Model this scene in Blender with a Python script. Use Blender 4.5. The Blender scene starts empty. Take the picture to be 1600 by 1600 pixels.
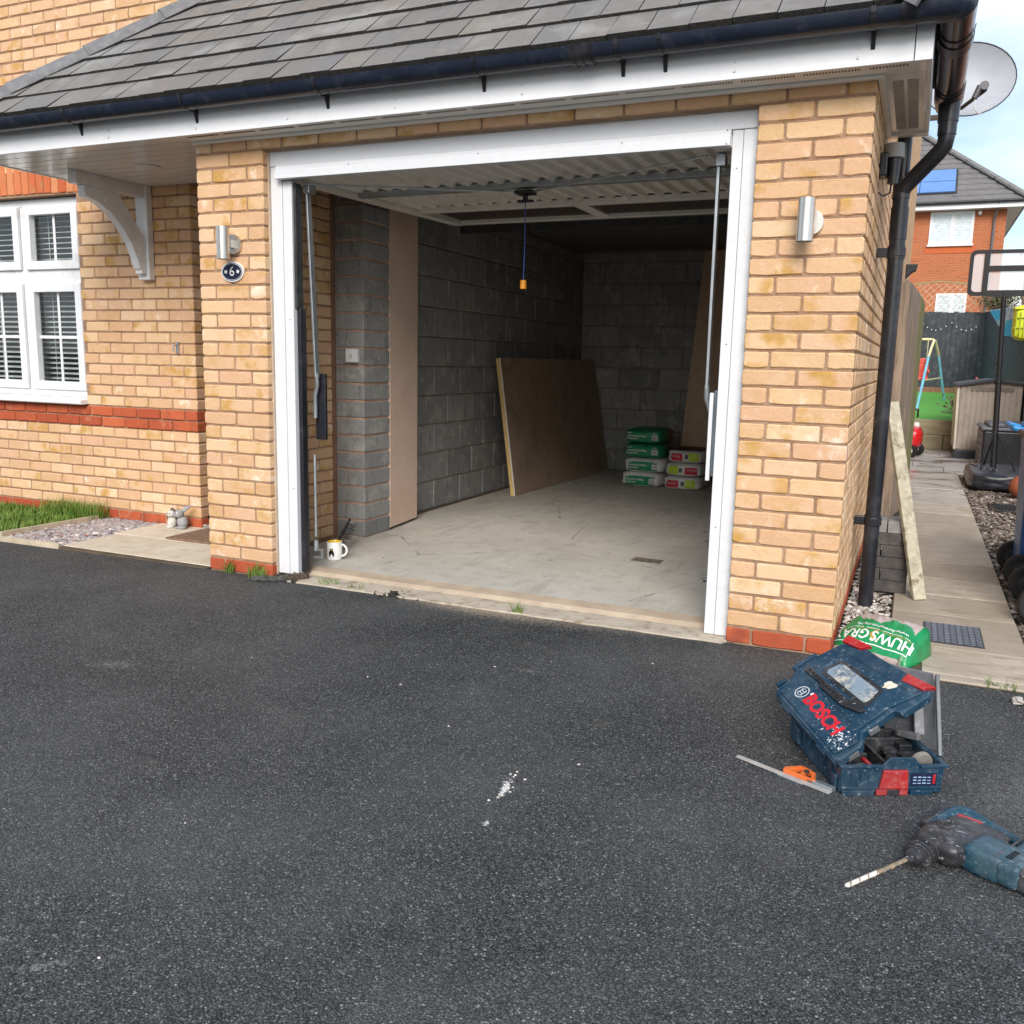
import bpy, bmesh, math, random
from mathutils import Matrix, Vector, noise as mnoise
R = math.radians
rnd = random.Random(7)
scn = bpy.context.scene
COL = scn.collection

# ------------------------------------------------------------------ camera
cam_d = bpy.data.cameras.new("camera"); cam = bpy.data.objects.new("camera", cam_d); COL.objects.link(cam)
cx = Vector((0.91416991, 0.40479263, 0.02088813)); cy = Vector((0.08597391, -0.14328402, -0.98594025)); cz = Vector((-0.39610841, 0.90311274, -0.16578755))
cam.matrix_world = Matrix(((cx.x, -cy.x, -cz.x, 3.59664), (cx.y, -cy.y, -cz.y, -3.92041), (cx.z, -cy.z, -cz.z, 1.21363), (0, 0, 0, 1)))
cam_d.sensor_width = 36; cam_d.lens = 36 * 1411.04 / 1600; cam_d.clip_start = 0.05; cam_d.clip_end = 600
scn.camera = cam

# ------------------------------------------------------------------ world, sun, exposure
SUN_EL, SUN_AZ = 34.0, 163.0      # azimuth clockwise from +y (the sun stands in front of the garage)
w = bpy.data.worlds.new("World"); scn.world = w; w.use_nodes = True
nt = w.node_tree; nt.nodes.clear()
def wn(t, **k):
    n = nt.nodes.new(t)
    for a, b in k.items(): setattr(n, a, b)
    return n
sky = wn('ShaderNodeTexSky', sky_type='NISHITA', sun_disc=False, sun_elevation=R(SUN_EL), sun_rotation=R(SUN_AZ), air_density=1.0, dust_density=1.5, ozone_density=1.0)
tc = wn('ShaderNodeTexCoord'); mp = wn('ShaderNodeMapping'); mp.inputs['Scale'].default_value = (1, 1, 2.2); mp.inputs['Location'].default_value = (0.35, 0.1, 0.2)
n1 = wn('ShaderNodeTexNoise'); n1.inputs['Scale'].default_value = 2.6; n1.inputs['Detail'].default_value = 7; n1.inputs['Roughness'].default_value = 0.52
rp = wn('ShaderNodeValToRGB'); rp.color_ramp.elements[0].position = 0.38; rp.color_ramp.elements[1].position = 0.62
n2 = wn('ShaderNodeTexNoise'); n2.inputs['Scale'].default_value = 1.7; n2.inputs['Detail'].default_value = 4
rp2 = wn('ShaderNodeValToRGB'); rp2.color_ramp.elements[0].position = 0.35; rp2.color_ramp.elements[1].position = 0.65
rp2.color_ramp.elements[0].color = (5.2, 6.2, 7.9, 1); rp2.color_ramp.elements[1].color = (8.2, 8.8, 9.2, 1)
mx = wn('ShaderNodeMixRGB'); bg = wn('ShaderNodeBackground'); out = wn('ShaderNodeOutputWorld')
L = nt.links.new
L(tc.outputs['Generated'], mp.inputs['Vector']); L(mp.outputs['Vector'], n1.inputs['Vector']); L(mp.outputs['Vector'], n2.inputs['Vector'])
L(n1.outputs['Fac'], rp.inputs['Fac']); L(n2.outputs['Fac'], rp2.inputs['Fac'])
L(rp.outputs['Color'], mx.inputs['Fac']); L(sky.outputs['Color'], mx.inputs['Color1']); L(rp2.outputs['Color'], mx.inputs['Color2'])
L(mx.outputs['Color'], bg.inputs['Color']); bg.inputs['Strength'].default_value = 0.10; L(bg.outputs['Background'], out.inputs['Surface'])
sd = bpy.data.lights.new("sun", 'SUN'); sun = bpy.data.objects.new("sun", sd); COL.objects.link(sun)
sd.energy = 1.9; sd.angle = R(30); sd.color = (1.0, 0.95, 0.89)
sv = Vector((math.sin(R(SUN_AZ)) * math.cos(R(SUN_EL)), math.cos(R(SUN_AZ)) * math.cos(R(SUN_EL)), math.sin(R(SUN_EL))))
sun.rotation_euler = sv.to_track_quat('Z', 'Y').to_euler(); sun.location = sv * 30
scn.view_settings.view_transform = 'Standard'; scn.view_settings.look = 'None'; scn.view_settings.gamma = 1
scn.view_settings.exposure = 0.86
scn.view_settings.use_curve_mapping = False

# ------------------------------------------------------------------ materials
MATS = {}
class NT:
    def __init__(s, name):
        m = bpy.data.materials.new(name); m.use_nodes = True; s.m = m; s.t = m.node_tree; s.t.nodes.clear()
        s.out = s.n('ShaderNodeOutputMaterial'); s.b = s.n('ShaderNodeBsdfPrincipled'); s.l(s.b.outputs[0], s.out.inputs[0])
        s.pos = s.n('ShaderNodeNewGeometry').outputs['Position']
    def n(s, t, **k):
        q = s.t.nodes.new(t)
        for a, b in k.items(): setattr(q, a, b)
        return q
    def l(s, a, b): s.t.links.new(a, b)
    def setv(s, sock, v):
        if hasattr(v, 'is_output'): s.l(v, sock)
        elif isinstance(v, (tuple, list)) and len(v) == 3 and sock.type == 'RGBA': sock.default_value = (*v, 1)
        else: sock.default_value = v
    def vec(s, scale=(1, 1, 1), off=None, src=None):
        q = s.n('ShaderNodeMapping'); s.l(src or s.pos, q.inputs[0]); q.inputs['Scale'].default_value = scale
        if off is not None: s.setv(q.inputs['Location'], off)
        return q.outputs[0]
    def noise(s, scale, detail=3, rough=0.5, v=None, dist=0):
        q = s.n('ShaderNodeTexNoise'); s.l(v or s.pos, q.inputs['Vector']); q.inputs['Scale'].default_value = scale
        q.inputs['Detail'].default_value = detail; q.inputs['Roughness'].default_value = rough; q.inputs['Distortion'].default_value = dist
        return q.outputs['Fac']
    def vor(s, scale, v=None, feature='F1'):
        q = s.n('ShaderNodeTexVoronoi', feature=feature); s.l(v or s.pos, q.inputs['Vector']); q.inputs['Scale'].default_value = scale
        return q
    def ramp(s, f, stops, interp='LINEAR'):
        q = s.n('ShaderNodeValToRGB'); s.l(f, q.inputs[0]); cr = q.color_ramp; cr.interpolation = interp
        while len(cr.elements) < len(stops): cr.elements.new(1)
        for e, (p, c) in zip(cr.elements, stops):
            e.position = p; e.color = (*c, 1) if isinstance(c, (tuple, list)) else (c, c, c, 1)
        return q.outputs[0]
    def mix(s, f, a, b, mode='MIX'):
        q = s.n('ShaderNodeMixRGB', blend_type=mode); s.setv(q.inputs[0], f); s.setv(q.inputs[1], a); s.setv(q.inputs[2], b); return q.outputs[0]
    def math(s, op, a, b=0.0):
        q = s.n('ShaderNodeMath', operation=op); s.setv(q.inputs[0], a); s.setv(q.inputs[1], b); return q.outputs[0]
    def bump(s, h, st=0.3, dist=0.01):
        q = s.n('ShaderNodeBump'); s.l(h, q.inputs['Height']); q.inputs['Strength'].default_value = st; q.inputs['Distance'].default_value = dist
        s.l(q.outputs[0], s.b.inputs['Normal'])
    def fin(s, col, rough=0.6, metal=0.0, spec=0.5):
        s.setv(s.b.inputs['Base Color'], col); s.setv(s.b.inputs['Roughness'], rough); s.b.inputs['Metallic'].default_value = metal
        s.b.inputs['Specular IOR Level'].default_value = spec
        MATS[s.m.name] = s.m; return s.m

def plain(name, c, rough=0.5, metal=0.0, c2=None, scale=8, bump=0.0, bscale=60, spec=0.5, stretch=(1, 1, 1), lo=.35, hi=.65, dirt=None):
    t = NT(name); v = t.vec(stretch)
    c2 = c2 or tuple(x * 0.8 for x in c)
    f = t.ramp(t.noise(scale, 4, .55, v), [(lo, 0.0), (hi, 1.0)])
    col = t.mix(f, c, c2)
    if dirt: col = t.mix(t.math('MULTIPLY', t.ramp(t.noise(dirt[1], 6, .65), [(.52, 0.0), (.66, 1.0)]), dirt[2]), col, dirt[0])
    if bump: t.bump(t.noise(bscale, 4, .6, v), bump, 0.004)
    rr = t.math('ADD', t.math('MULTIPLY', t.noise(scale * 2.3, 3), 0.16), rough - 0.08)
    return t.fin(col, rr, metal, spec)

def brick_mat(name, stops, stain, wht=0.5):
    t = NT(name)
    oi = t.n('ShaderNodeObjectInfo'); at = t.n('ShaderNodeAttribute', attribute_name='rv')
    v = t.math('FRACT', t.math('ADD', oi.outputs['Random'], at.outputs['Fac']))
    base = t.ramp(v, stops, 'LINEAR')
    cmb = t.n('ShaderNodeCombineXYZ')
    for i, k in enumerate((37., 91., 53.)): t.l(t.math('MULTIPLY', v, k), cmb.inputs[i])
    p = t.vec((1, 1, 1), cmb.outputs[0])
    f1 = t.ramp(t.noise(8.5, 3, .55, p), [(.50, 0.0), (.66, 1.0)])
    gt1 = t.ramp(t.math('FRACT', t.math('MULTIPLY', v, 13.7)), [(.40, .22), (.80, .95)]); gt2 = t.ramp(t.math('FRACT', t.math('MULTIPLY', v, 29.3)), [(.55, .25), (.85, 1.0)])
    col = t.mix(t.math('MULTIPLY', f1, gt1), base, stain)
    f2 = t.ramp(t.noise(11, 4, .65, t.vec((1, 1, 1), (5, 3, 1), p)), [(.56, 0.0), (.73, 1.0)])
    col = t.mix(t.math('MULTIPLY', t.math('MULTIPLY', f2, gt2), wht * 1.2), col, (.80, .70, .57))
    g = t.noise(160, 5, .7, p)
    col = t.mix(.32, col, t.ramp(g, [(.25, (.30, .2, .13)), (.5, (.55, .5, .45)), (.75, (.85, .8, .72))]), 'SOFT_LIGHT')
    pit = t.ramp(t.vor(170, p).outputs['Distance'], [(0.0, 0.0), (.22, 1.0)])
    h = t.math('ADD', t.math('MULTIPLY', t.noise(38, 4, .6, p), 1.0), t.math('MULTIPLY', g, .35))
    t.bump(h, .55, .006)
    return t.fin(col, .88, 0, .2)
BUFF = brick_mat('buff_brick', [(0, (.58, .365, .215)), (.12, (.65, .425, .255)), (.24, (.60, .37, .235)), (.36, (.68, .465, .285)), (.46, (.62, .415, .235)), (.56, (.65, .41, .26)), (.64, (.54, .335, .185)), (.72, (.67, .45, .275)), (.8, (.71, .52, .34)), (.88, (.61, .385, .24)), (1, (.58, .365, .215))], (.50, .29, .085), .75)
RED = brick_mat('red_brick', [(0, (.36, .072, .032)), (.3, (.43, .10, .045)), (.6, (.33, .065, .032)), (.8, (.50, .13, .055)), (1, (.38, .08, .036))], (.28, .07, .04), .12)
SOLDIER = brick_mat('orange_brick', [(0, (.50, .12, .05)), (.4, (.58, .19, .08)), (.7, (.62, .26, .12)), (1, (.48, .11, .05))], (.45, .2, .1), .15)
def mortar_mat(name, c, c2):
    t = NT(name); g = t.noise(90, 5, .7)
    col = t.mix(t.ramp(t.noise(6, 3), [(.35, 0.), (.65, 1.)]), c, c2); col = t.mix(.5, col, t.ramp(g, [(.3, .25), (.7, .75)]), 'OVERLAY')
    t.bump(g, .6, .004); return t.fin(col, .95, 0, .1)
MORTAR = mortar_mat('brown_mortar', (.37, .245, .165), (.28, .175, .11))
MORTAR2 = mortar_mat('grey_mortar', (.30, .215, .17), (.22, .16, .125))
def block_mat():
    t = NT('concrete_block'); oi = t.n('ShaderNodeObjectInfo'); at = t.n('ShaderNodeAttribute', attribute_name='rv')
    v = t.math('FRACT', t.math('ADD', oi.outputs['Random'], at.outputs['Fac']))
    base = t.ramp(v, [(0, (.22, .225, .22)), (.5, (.30, .30, .29)), (1, (.25, .255, .255))])
    col = t.mix(t.ramp(t.noise(7, 6, .7), [(.52, 0.), (.64, .75)]), base, (.42, .40, .36)); col = t.mix(t.ramp(t.noise(14, 4, .7, t.vec((1.6, 1.6, .4), (1, 2, 3))), [(.56, 0.), (.66, .6)]), col, (.13, .13, .13))
    col = t.mix(t.ramp(t.noise(3.3, 5, .7, t.vec((1, 1, 1), (4, 4, 4))), [(.6, 0.), (.75, .45)]), col, (.28, .17, .12))
    g = t.noise(120, 5, .8); col = t.mix(.5, col, t.ramp(g, [(.3, .2), (.7, .8)]), 'OVERLAY')
    t.bump(g, .7, .004); return t.fin(col, .95, 0, .1)
BLOCK = block_mat()
def asphalt():
    t = NT('asphalt')
    sep = t.n('ShaderNodeSeparateXYZ'); t.l(t.pos, sep.inputs[0])
    v1 = t.vor(195); v2 = t.vor(420, t.vec((1, 1, 1), (7, 3, 0)))
    s1 = t.n('ShaderNodeSeparateColor'); t.l(v1.outputs['Color'], s1.inputs[0]); s2 = t.n('ShaderNodeSeparateColor'); t.l(v2.outputs['Color'], s2.inputs[0])
    stone = t.ramp(s1.outputs[0], [(0, (0.031, 0.034, 0.036)), (.45, (0.052, 0.057, 0.060)), (.75, (0.080, 0.085, 0.089)), (.90, (0.16, 0.168, 0.172)), (.97, (0.27, 0.27, 0.265)), (1, (0.55, 0.54, 0.52))])
    fine = t.ramp(s2.outputs[1], [(0, (0.027, 0.030, 0.032)), (.6, (0.057, 0.062, 0.065)), (.93, (0.137, 0.141, 0.144)), (1, (0.342, 0.342, 0.331))])
    gap = t.ramp(v1.outputs['Distance'], [(.0, 1.0), (.5, .75), (.72, .22)])
    col = t.mix(.42, stone, fine); col = t.mix(1.0, col, gap, 'MULTIPLY')
    v3 = t.vor(95, t.vec((1, 1, 1), (2, 9, 0))); s3 = t.n('ShaderNodeSeparateColor'); t.l(v3.outputs['Color'], s3.inputs[0])
    fl_ = t.math('MULTIPLY', t.ramp(s3.outputs[0], [(.955, 0.), (.975, 1.)]), t.ramp(v3.outputs['Distance'], [(.25, 1.), (.42, 0.)])); col = t.mix(t.math('MULTIPLY', fl_, .55), col, t.ramp(s3.outputs[1], [(0, (.13, .13, .125)), (.8, (.26, .26, .25)), (1, (.55, .53, .5))]))
    dust = t.ramp(t.noise(1.1, 6, .62), [(.42, 0.), (.72, .62)])
    col = t.mix(t.math('MULTIPLY', dust, .48), col, (.155, .158, .157))
    dust2 = t.ramp(t.noise(4.5, 5, .7, t.vec((1, 1, 1), (9, 1, 0))), [(.56, 0.), (.74, .5)])
    col = t.mix(t.math('MULTIPLY', dust2, .45), col, (.15, .14, .12))
    gn = t.noise(55, 4, .8); gn2 = t.noise(9, 5, .7)
    def mark(x, y, ax, ay, ang, lo, hi, c, st, col, sc=gn):
        q = t.n('ShaderNodeMapping'); q.vector_type = 'TEXTURE'; t.l(t.pos, q.inputs[0]); q.inputs['Location'].default_value = (x, y, 0)
        q.inputs['Rotation'].default_value = (0, 0, R(ang)); q.inputs['Scale'].default_value = (ax, ay, 1)
        ln = t.n('ShaderNodeVectorMath', operation='LENGTH'); t.l(q.outputs[0], ln.inputs[0])
        f = t.math('SUBTRACT', 1.0, ln.outputs['Value']); f = t.math('MAXIMUM', f, 0.0)
        g = t.ramp(t.math('ADD', t.math('MULTIPLY', f, .38), sc), [(lo, 0.), (hi, 1.)])
        return t.mix(t.math('MULTIPLY', t.math('MULTIPLY', g, st), t.math('MINIMUM', t.math('MULTIPLY', f, 6.0), 1.0)), col, c)
    col = mark(2.617, -1.69, .022, .12, 10, .69, .76, (.75, .73, .70), .9, col)
    col = mark(2.655, -1.90, .018, .024, 0, .69, .76, (.7, .68, .66), .85, col)
    col = mark(.80, -1.43, .22, .12, 20, .74, 1.0, (.34, .34, .33), .5, col)
    col = mark(2.10, -2.80, .15, .03, 38, .70, .95, (.34, .34, .33), .5, col)
    col = mark(2.3, -.75, .18, .05, 5, .76, .95, (.35, .33, .3), .5, col)
    col = mark(2.0, .02, .9, .22, 3, .52, .8, (.30, .25, .20), .65, col)
    col = mark(1.7, -.02, .5, .12, -4, .5, .75, (.36, .29, .22), .7, col)
    col = mark(4.1, -.9, .8, .25, 60, .6, .9, (.2, .2, .2), .5, col)
    h = t.math('ADD', t.math('MULTIPLY', gap, .8), t.math('MULTIPLY', s1.outputs[1], .55)); t.bump(h, .8, .006)
    return t.fin(col, t.ramp(s1.outputs[2], [(0, .5), (1, .95)]), 0, .35)
ASPH = asphalt()
def concrete_floor():
    t = NT('garage_concrete')
    a = t.noise(1.6, 7, .65); b = t.noise(9, 6, .7); g = t.noise(140, 4, .8)
    col = t.mix(t.ramp(a, [(.35, 0.), (.65, 1.)]), (.47, .44, .385), (.56, .53, .47))
    col = t.mix(t.ramp(b, [(.52, 0.), (.66, .5)]), col, (.34, .31, .27))
    col = t.mix(t.ramp(t.noise(4, 5, .6, t.vec((1, 4, 1), (2, 8, 0))), [(.58, 0.), (.7, .5)]), col, (.46, .36, .28))
    col = t.mix(t.ramp(t.noise(24, 6, .75, t.vec((1, 1, 1), (3, 1, 0))), [(.63, 0.), (.70, .9)]), col, (.13, .11, .09))
    col = t.mix(t.ramp(t.noise(30, 3, .6, t.vec((1, 1, 1), (30, 1, 0))), [(.735, 0.), (.75, 1.)]), col, (.75, .72, .66))
    vc = t.vor(.9, t.vec((1, 1, 1), (.3, .7, 0)), 'DISTANCE_TO_EDGE'); wob = t.math('ADD', vc.outputs['Distance'], t.math('MULTIPLY', t.noise(7, 4), .05)); col = t.mix(t.math('MULTIPLY', t.ramp(wob, [(.024, 1.), (.028, 0.)]), .6), col, (.17, .14, .11))
    tr_ = t.ramp(t.noise(2.2, 4, .6, t.vec((3.5, .5, 1), (5, 2, 0))), [(.55, 0.), (.7, .45)]); col = t.mix(tr_, col, (.30, .275, .235))
    col = t.mix(.35, col, t.ramp(g, [(.3, .3), (.7, .7)]), 'OVERLAY'); t.bump(t.math('ADD', g, b), .3, .005)
    return t.fin(col, .8, 0, .3)
FLOOR = concrete_floor()
def paving(name, c, c2, dark, wet=0.0):
    t = NT(name); oi = t.n('ShaderNodeObjectInfo')
    col = t.mix(t.ramp(t.noise(2.2, 6, .6, t.vec((2.2, 1, 1))), [(.38, 0.), (.62, 1.)]), c, c2)
    col = t.mix(t.ramp(t.noise(5, 6, .7, t.vec((1, 3, 1), (3, 3, 0))), [(.5, 0.), (.68, .8)]), col, dark)
    col = t.mix(t.math('MULTIPLY', oi.outputs['Random'], .6), col, tuple(x * .72 for x in c2))
    g = t.noise(150, 4, .8); col = t.mix(.3, col, t.ramp(g, [(.3, .3), (.7, .7)]), 'OVERLAY'); t.bump(t.math('ADD', g, t.noise(30, 4)), .25, .004)
    rr = .75
    if wet:
        f = t.ramp(t.noise(1.3, 3, .5, t.vec((1.2, 1.6, 1), (1.7, 4.2, 0))), [(.50, 1.), (.57, 0.)]); rr = t.math('ADD', t.math('MULTIPLY', f, .62), .06)
        col = t.mix(t.math('SUBTRACT', 1.0, f), col, tuple(x * .7 for x in c))
    return t.fin(col, rr, 0, .5)
PAVE = paving('cream_paving', (.72, .64, .52), (.62, .53, .40), (.42, .31, .19))
SLAB = paving('buff_slab', (.47, .41, .325), (.38, .32, .24), (.24, .19, .13), 0)
SLABW = paving('wet_slab', (.48, .44, .39), (.40, .36, .31), (.2, .165, .12), 1)
JOINT = mortar_mat('dark_joint', (.13, .10, .07), (.09, .07, .05))
PATIO = paving('grey_slab', (.50, .48, .46), (.43, .41, .39), (.34, .32, .30), 1)
UPVC = plain('white_upvc', (.75, .76, .77), .3, 0, (.71, .72, .73), 3, dirt=((.48, .45, .40), 7, .35))
FASC = plain('white_fascia', (.76, .77, .78), .32, 0, (.73, .74, .76), 2, dirt=((.55, .54, .50), 20, .15))
FRAME = plain('white_frame', (.68, .695, .715), .4, 0, (.655, .67, .69), 2, dirt=((.50, .48, .44), 25, .15))
SOFF = plain('soffit_upvc', (.83, .82, .78), .14, 0, (.80, .79, .75), 2)
DOORM = plain('door_underside', (.80, .78, .73), .4, 0, (.74, .72, .67), 3, dirt=((.55, .52, .46), 12, .4))
BLACKP = plain('black_plastic', (.012, .013, .018), .3, 0, (.018, .019, .024), 5, dirt=((.10, .10, .11), 9, .25))
GUTT = plain('black_gutter', (.010, .015, .030), .26, 0, (.016, .021, .036), 3, .0, dirt=((.10, .11, .13), 14, .18))
BROWNP = plain('dark_brown_plastic', (.035, .014, .016), .22, 0, (.02, .01, .014), 4)
GALV = plain('galvanised_steel', (.48, .52, .54), .38, .75, (.38, .41, .43), 20)
STEEL = plain('brushed_steel', (.66, .64, .60), .36, .9, (.56, .54, .50), 60, stretch=(1, 1, .1))
DARKM = plain('dark_metal', (.03, .032, .036), .5, .3, (.06, .06, .06), 20)
def tile_mat():
    t = NT('roof_tile'); oi = t.n('ShaderNodeObjectInfo'); at = t.n('ShaderNodeAttribute', attribute_name='rv')
    v = t.math('FRACT', t.math('ADD', oi.outputs['Random'], at.outputs['Fac']))
    base = t.ramp(v, [(0, (.150, .142, .134)), (.3, (.172, .163, .152)), (.6, (.145, .143, .146)), (.85, (.185, .172, .155)), (1, (.16, .146, .136))])
    ge = t.n('ShaderNodeNewGeometry'); sp = t.n('ShaderNodeSeparateXYZ'); t.l(ge.outputs['True Normal'], sp.inputs[0])
    col = t.mix(t.ramp(t.noise(3, 5, .6), [(.52, 0.), (.7, .6)]), base, (.30, .30, .29))
    col = t.mix(t.ramp(t.noise(26, 6, .7), [(.56, 0.), (.72, .5)]), col, (.10, .11, .07))
    col = t.mix(t.ramp(t.noise(14, 3, .5, t.vec((1, 1, 1), (1, 9, 2))), [(.6, 0.), (.74, .4)]), col, (.26, .21, .165))
    g = t.noise(200, 4, .8); t.bump(g, .35, .003); col = t.mix(.3, col, t.ramp(g, [(.3, .3), (.7, .7)]), 'OVERLAY')
    return t.fin(col, .62, 0, .4)
TILE = tile_mat()
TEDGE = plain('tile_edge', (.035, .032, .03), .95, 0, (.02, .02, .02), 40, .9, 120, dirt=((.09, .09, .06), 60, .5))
HIPM = plain('hip_tile_grey', (.17, .165, .17), .7, 0, (.12, .12, .125), 18, .4, 120, dirt=((.26, .26, .26), 30, .4))
WOOD = plain('grey_brown_fence', (.30, .225, .165), .8, 0, (.17, .125, .09), 9, .5, 30, stretch=(6, 6, .5), dirt=((.10, .12, .04), 5, .4))
WOODG = plain('mossy_wood', (.23, .19, .09), .85, 0, (.11, .125, .035), 9, .5, 30, stretch=(6, 6, .5))
WOODD = plain('dark_painted_fence', (.030, .035, .043), .75, 0, (.050, .055, .063), 12, .4, 30, stretch=(5, 5, .3), dirt=((.17, .18, .19), 11, .35))
SLEEP = plain('sleeper_wood', (.38, .32, .21), .85, 0, (.27, .25, .155), 8, .4, 30, stretch=(.4, 3, 5))
PLANK = plain('weathered_plank', (.50, .46, .34), .85, 0, (.36, .33, .25), 30, .6, 60, dirt=((.16, .11, .07), 18, .8))
PLY = plain('plywood', (.62, .44, .30), .75, 0, (.55, .38, .26), 6, stretch=(3, 3, .4), dirt=((.2, .12, .08), 16, .3))
PBOARD = plain('pink_plasterboard', (.74, .55, .44), .8, 0, (.68, .50, .39), 5)
BROWNB = plain('brown_board_paper', (.36, .26, .185), .75, 0, (.31, .22, .155), 4, dirt=((.10, .075, .06), 5, .4))
FOAM = plain('yellow_foam', (.72, .50, .20), .8, 0, (.62, .42, .16), 30, .3, 80)
WHITE = plain('white_print', (.80, .80, .78), .5)
PLASTW = plain('white_plastic', (.82, .82, .82), .3)
def glassm():
    t = NT('window_glass'); gl = t.n('ShaderNodeBsdfGlossy'); gl.inputs['Roughness'].default_value = .01
    tr = t.n('ShaderNodeBsdfTransparent'); tr.inputs[0].default_value = (.92, .95, .94, 1); fr = t.n('ShaderNodeFresnel'); fr.inputs[0].default_value = 1.7
    bf = t.n('ShaderNodeNewGeometry'); ms = t.n('ShaderNodeMixShader'); t.l(t.math('MULTIPLY', fr.outputs[0], t.math('SUBTRACT', 1.0, bf.outputs['Backfacing'])), ms.inputs[0]); t.l(tr.outputs[0], ms.inputs[1]); t.l(gl.outputs[0], ms.inputs[2]); t.l(ms.outputs[0], t.out.inputs[0])
    MATS['glass'] = t.m; return t.m
GLASS = glassm()
def grass_m(name, a, b):
    t = NT(name); oi = t.n('ShaderNodeAttribute', attribute_name='rv')
    col = t.mix(oi.outputs['Fac'], a, b); col = t.mix(t.ramp(t.noise(6, 3), [(.4, 0.), (.6, .5)]), col, tuple(x * .6 for x in a)); return t.fin(col, .6, 0, .3)
GRASS = grass_m('grass_blade', (.08, .20, .02), (.26, .30, .07))
LAWN = plain('artificial_turf', (.115, .38, .055), .85, 0, (.085, .31, .04), 40, .6, 200)
SOIL = plain('soil', (.06, .045, .032), .95, 0, (.04, .03, .022), 14, .8, 60)
def stone_m(name, stops):
    t = NT(name); at = t.n('ShaderNodeAttribute', attribute_name='rv'); col = t.ramp(at.outputs['Fac'], stops)
    g = t.noise(80, 4, .7); t.bump(g, .3, .003); col = t.mix(.3, col, t.ramp(g, [(.3, .3), (.7, .7)]), 'OVERLAY'); return t.fin(col, .8, 0, .3)
SLATE = stone_m('slate_chips', [(0, (.20, .17, .17)), (.4, (.32, .29, .29)), (.75, (.42, .38, .36)), (.93, (.34, .20, .17)), (1, (.72, .69, .64))])
GRAVB = stone_m('brown_gravel', [(0, (.085, .065, .05)), (.5, (.15, .12, .10)), (.85, (.24, .20, .17)), (1, (.42, .38, .34))])
GRAVW = stone_m('pale_gravel', [(0, (.22, .19, .16)), (.5, (.40, .36, .32)), (1, (.70, .66, .60))])
DARKS = stone_m('tarmac_crumb', [(0, (.02, .018, .016)), (.6, (.05, .045, .04)), (1, (.13, .10, .07))])

# ------------------------------------------------------------------ mesh helpers
def setp(o, label=None, cat=None, group=None, kind=None):
    if label: o['label'] = label
    if cat: o['category'] = cat
    if group: o['group'] = group
    if kind: o['kind'] = kind
    return o
def thing(name, label, cat, loc=(0, 0, 0), group=None):
    o = bpy.data.objects.new(name, None); COL.objects.link(o); o.location = loc; o.empty_display_size = .1
    return setp(o, label, cat, group)
def link(name, me, mat, parent=None, mw=None):
    o = bpy.data.objects.new(name, me); COL.objects.link(o)
    if mat is not None and len(me.materials) == 0: me.materials.append(mat)
    if parent is not None:
        o.parent = parent
        wm = Matrix.Identity(4); q = parent
        while q is not None: wm = (Matrix.Translation(q.location) if q.type == 'EMPTY' else q.matrix_basis) @ (q.matrix_parent_inverse if q.parent else Matrix.Identity(4)).copy() if q.parent is None else wm_of(q); break
        o.matrix_parent_inverse = wm.inverted()
    if mw is not None: o.matrix_basis = mw
    return o
def wm_of(o):
    m = o.matrix_basis.copy()
    if o.parent: m = wm_of(o.parent) @ o.matrix_parent_inverse @ m
    return m
def link(name, me, mat, parent=None, mw=None):
    o = bpy.data.objects.new(name, me); COL.objects.link(o)
    if mat is not None and len(me.materials) == 0: me.materials.append(mat)
    if parent is not None: o.parent = parent; o.matrix_parent_inverse = wm_of(parent).inverted()
    if mw is not None: o.matrix_basis = mw
    return o
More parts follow.
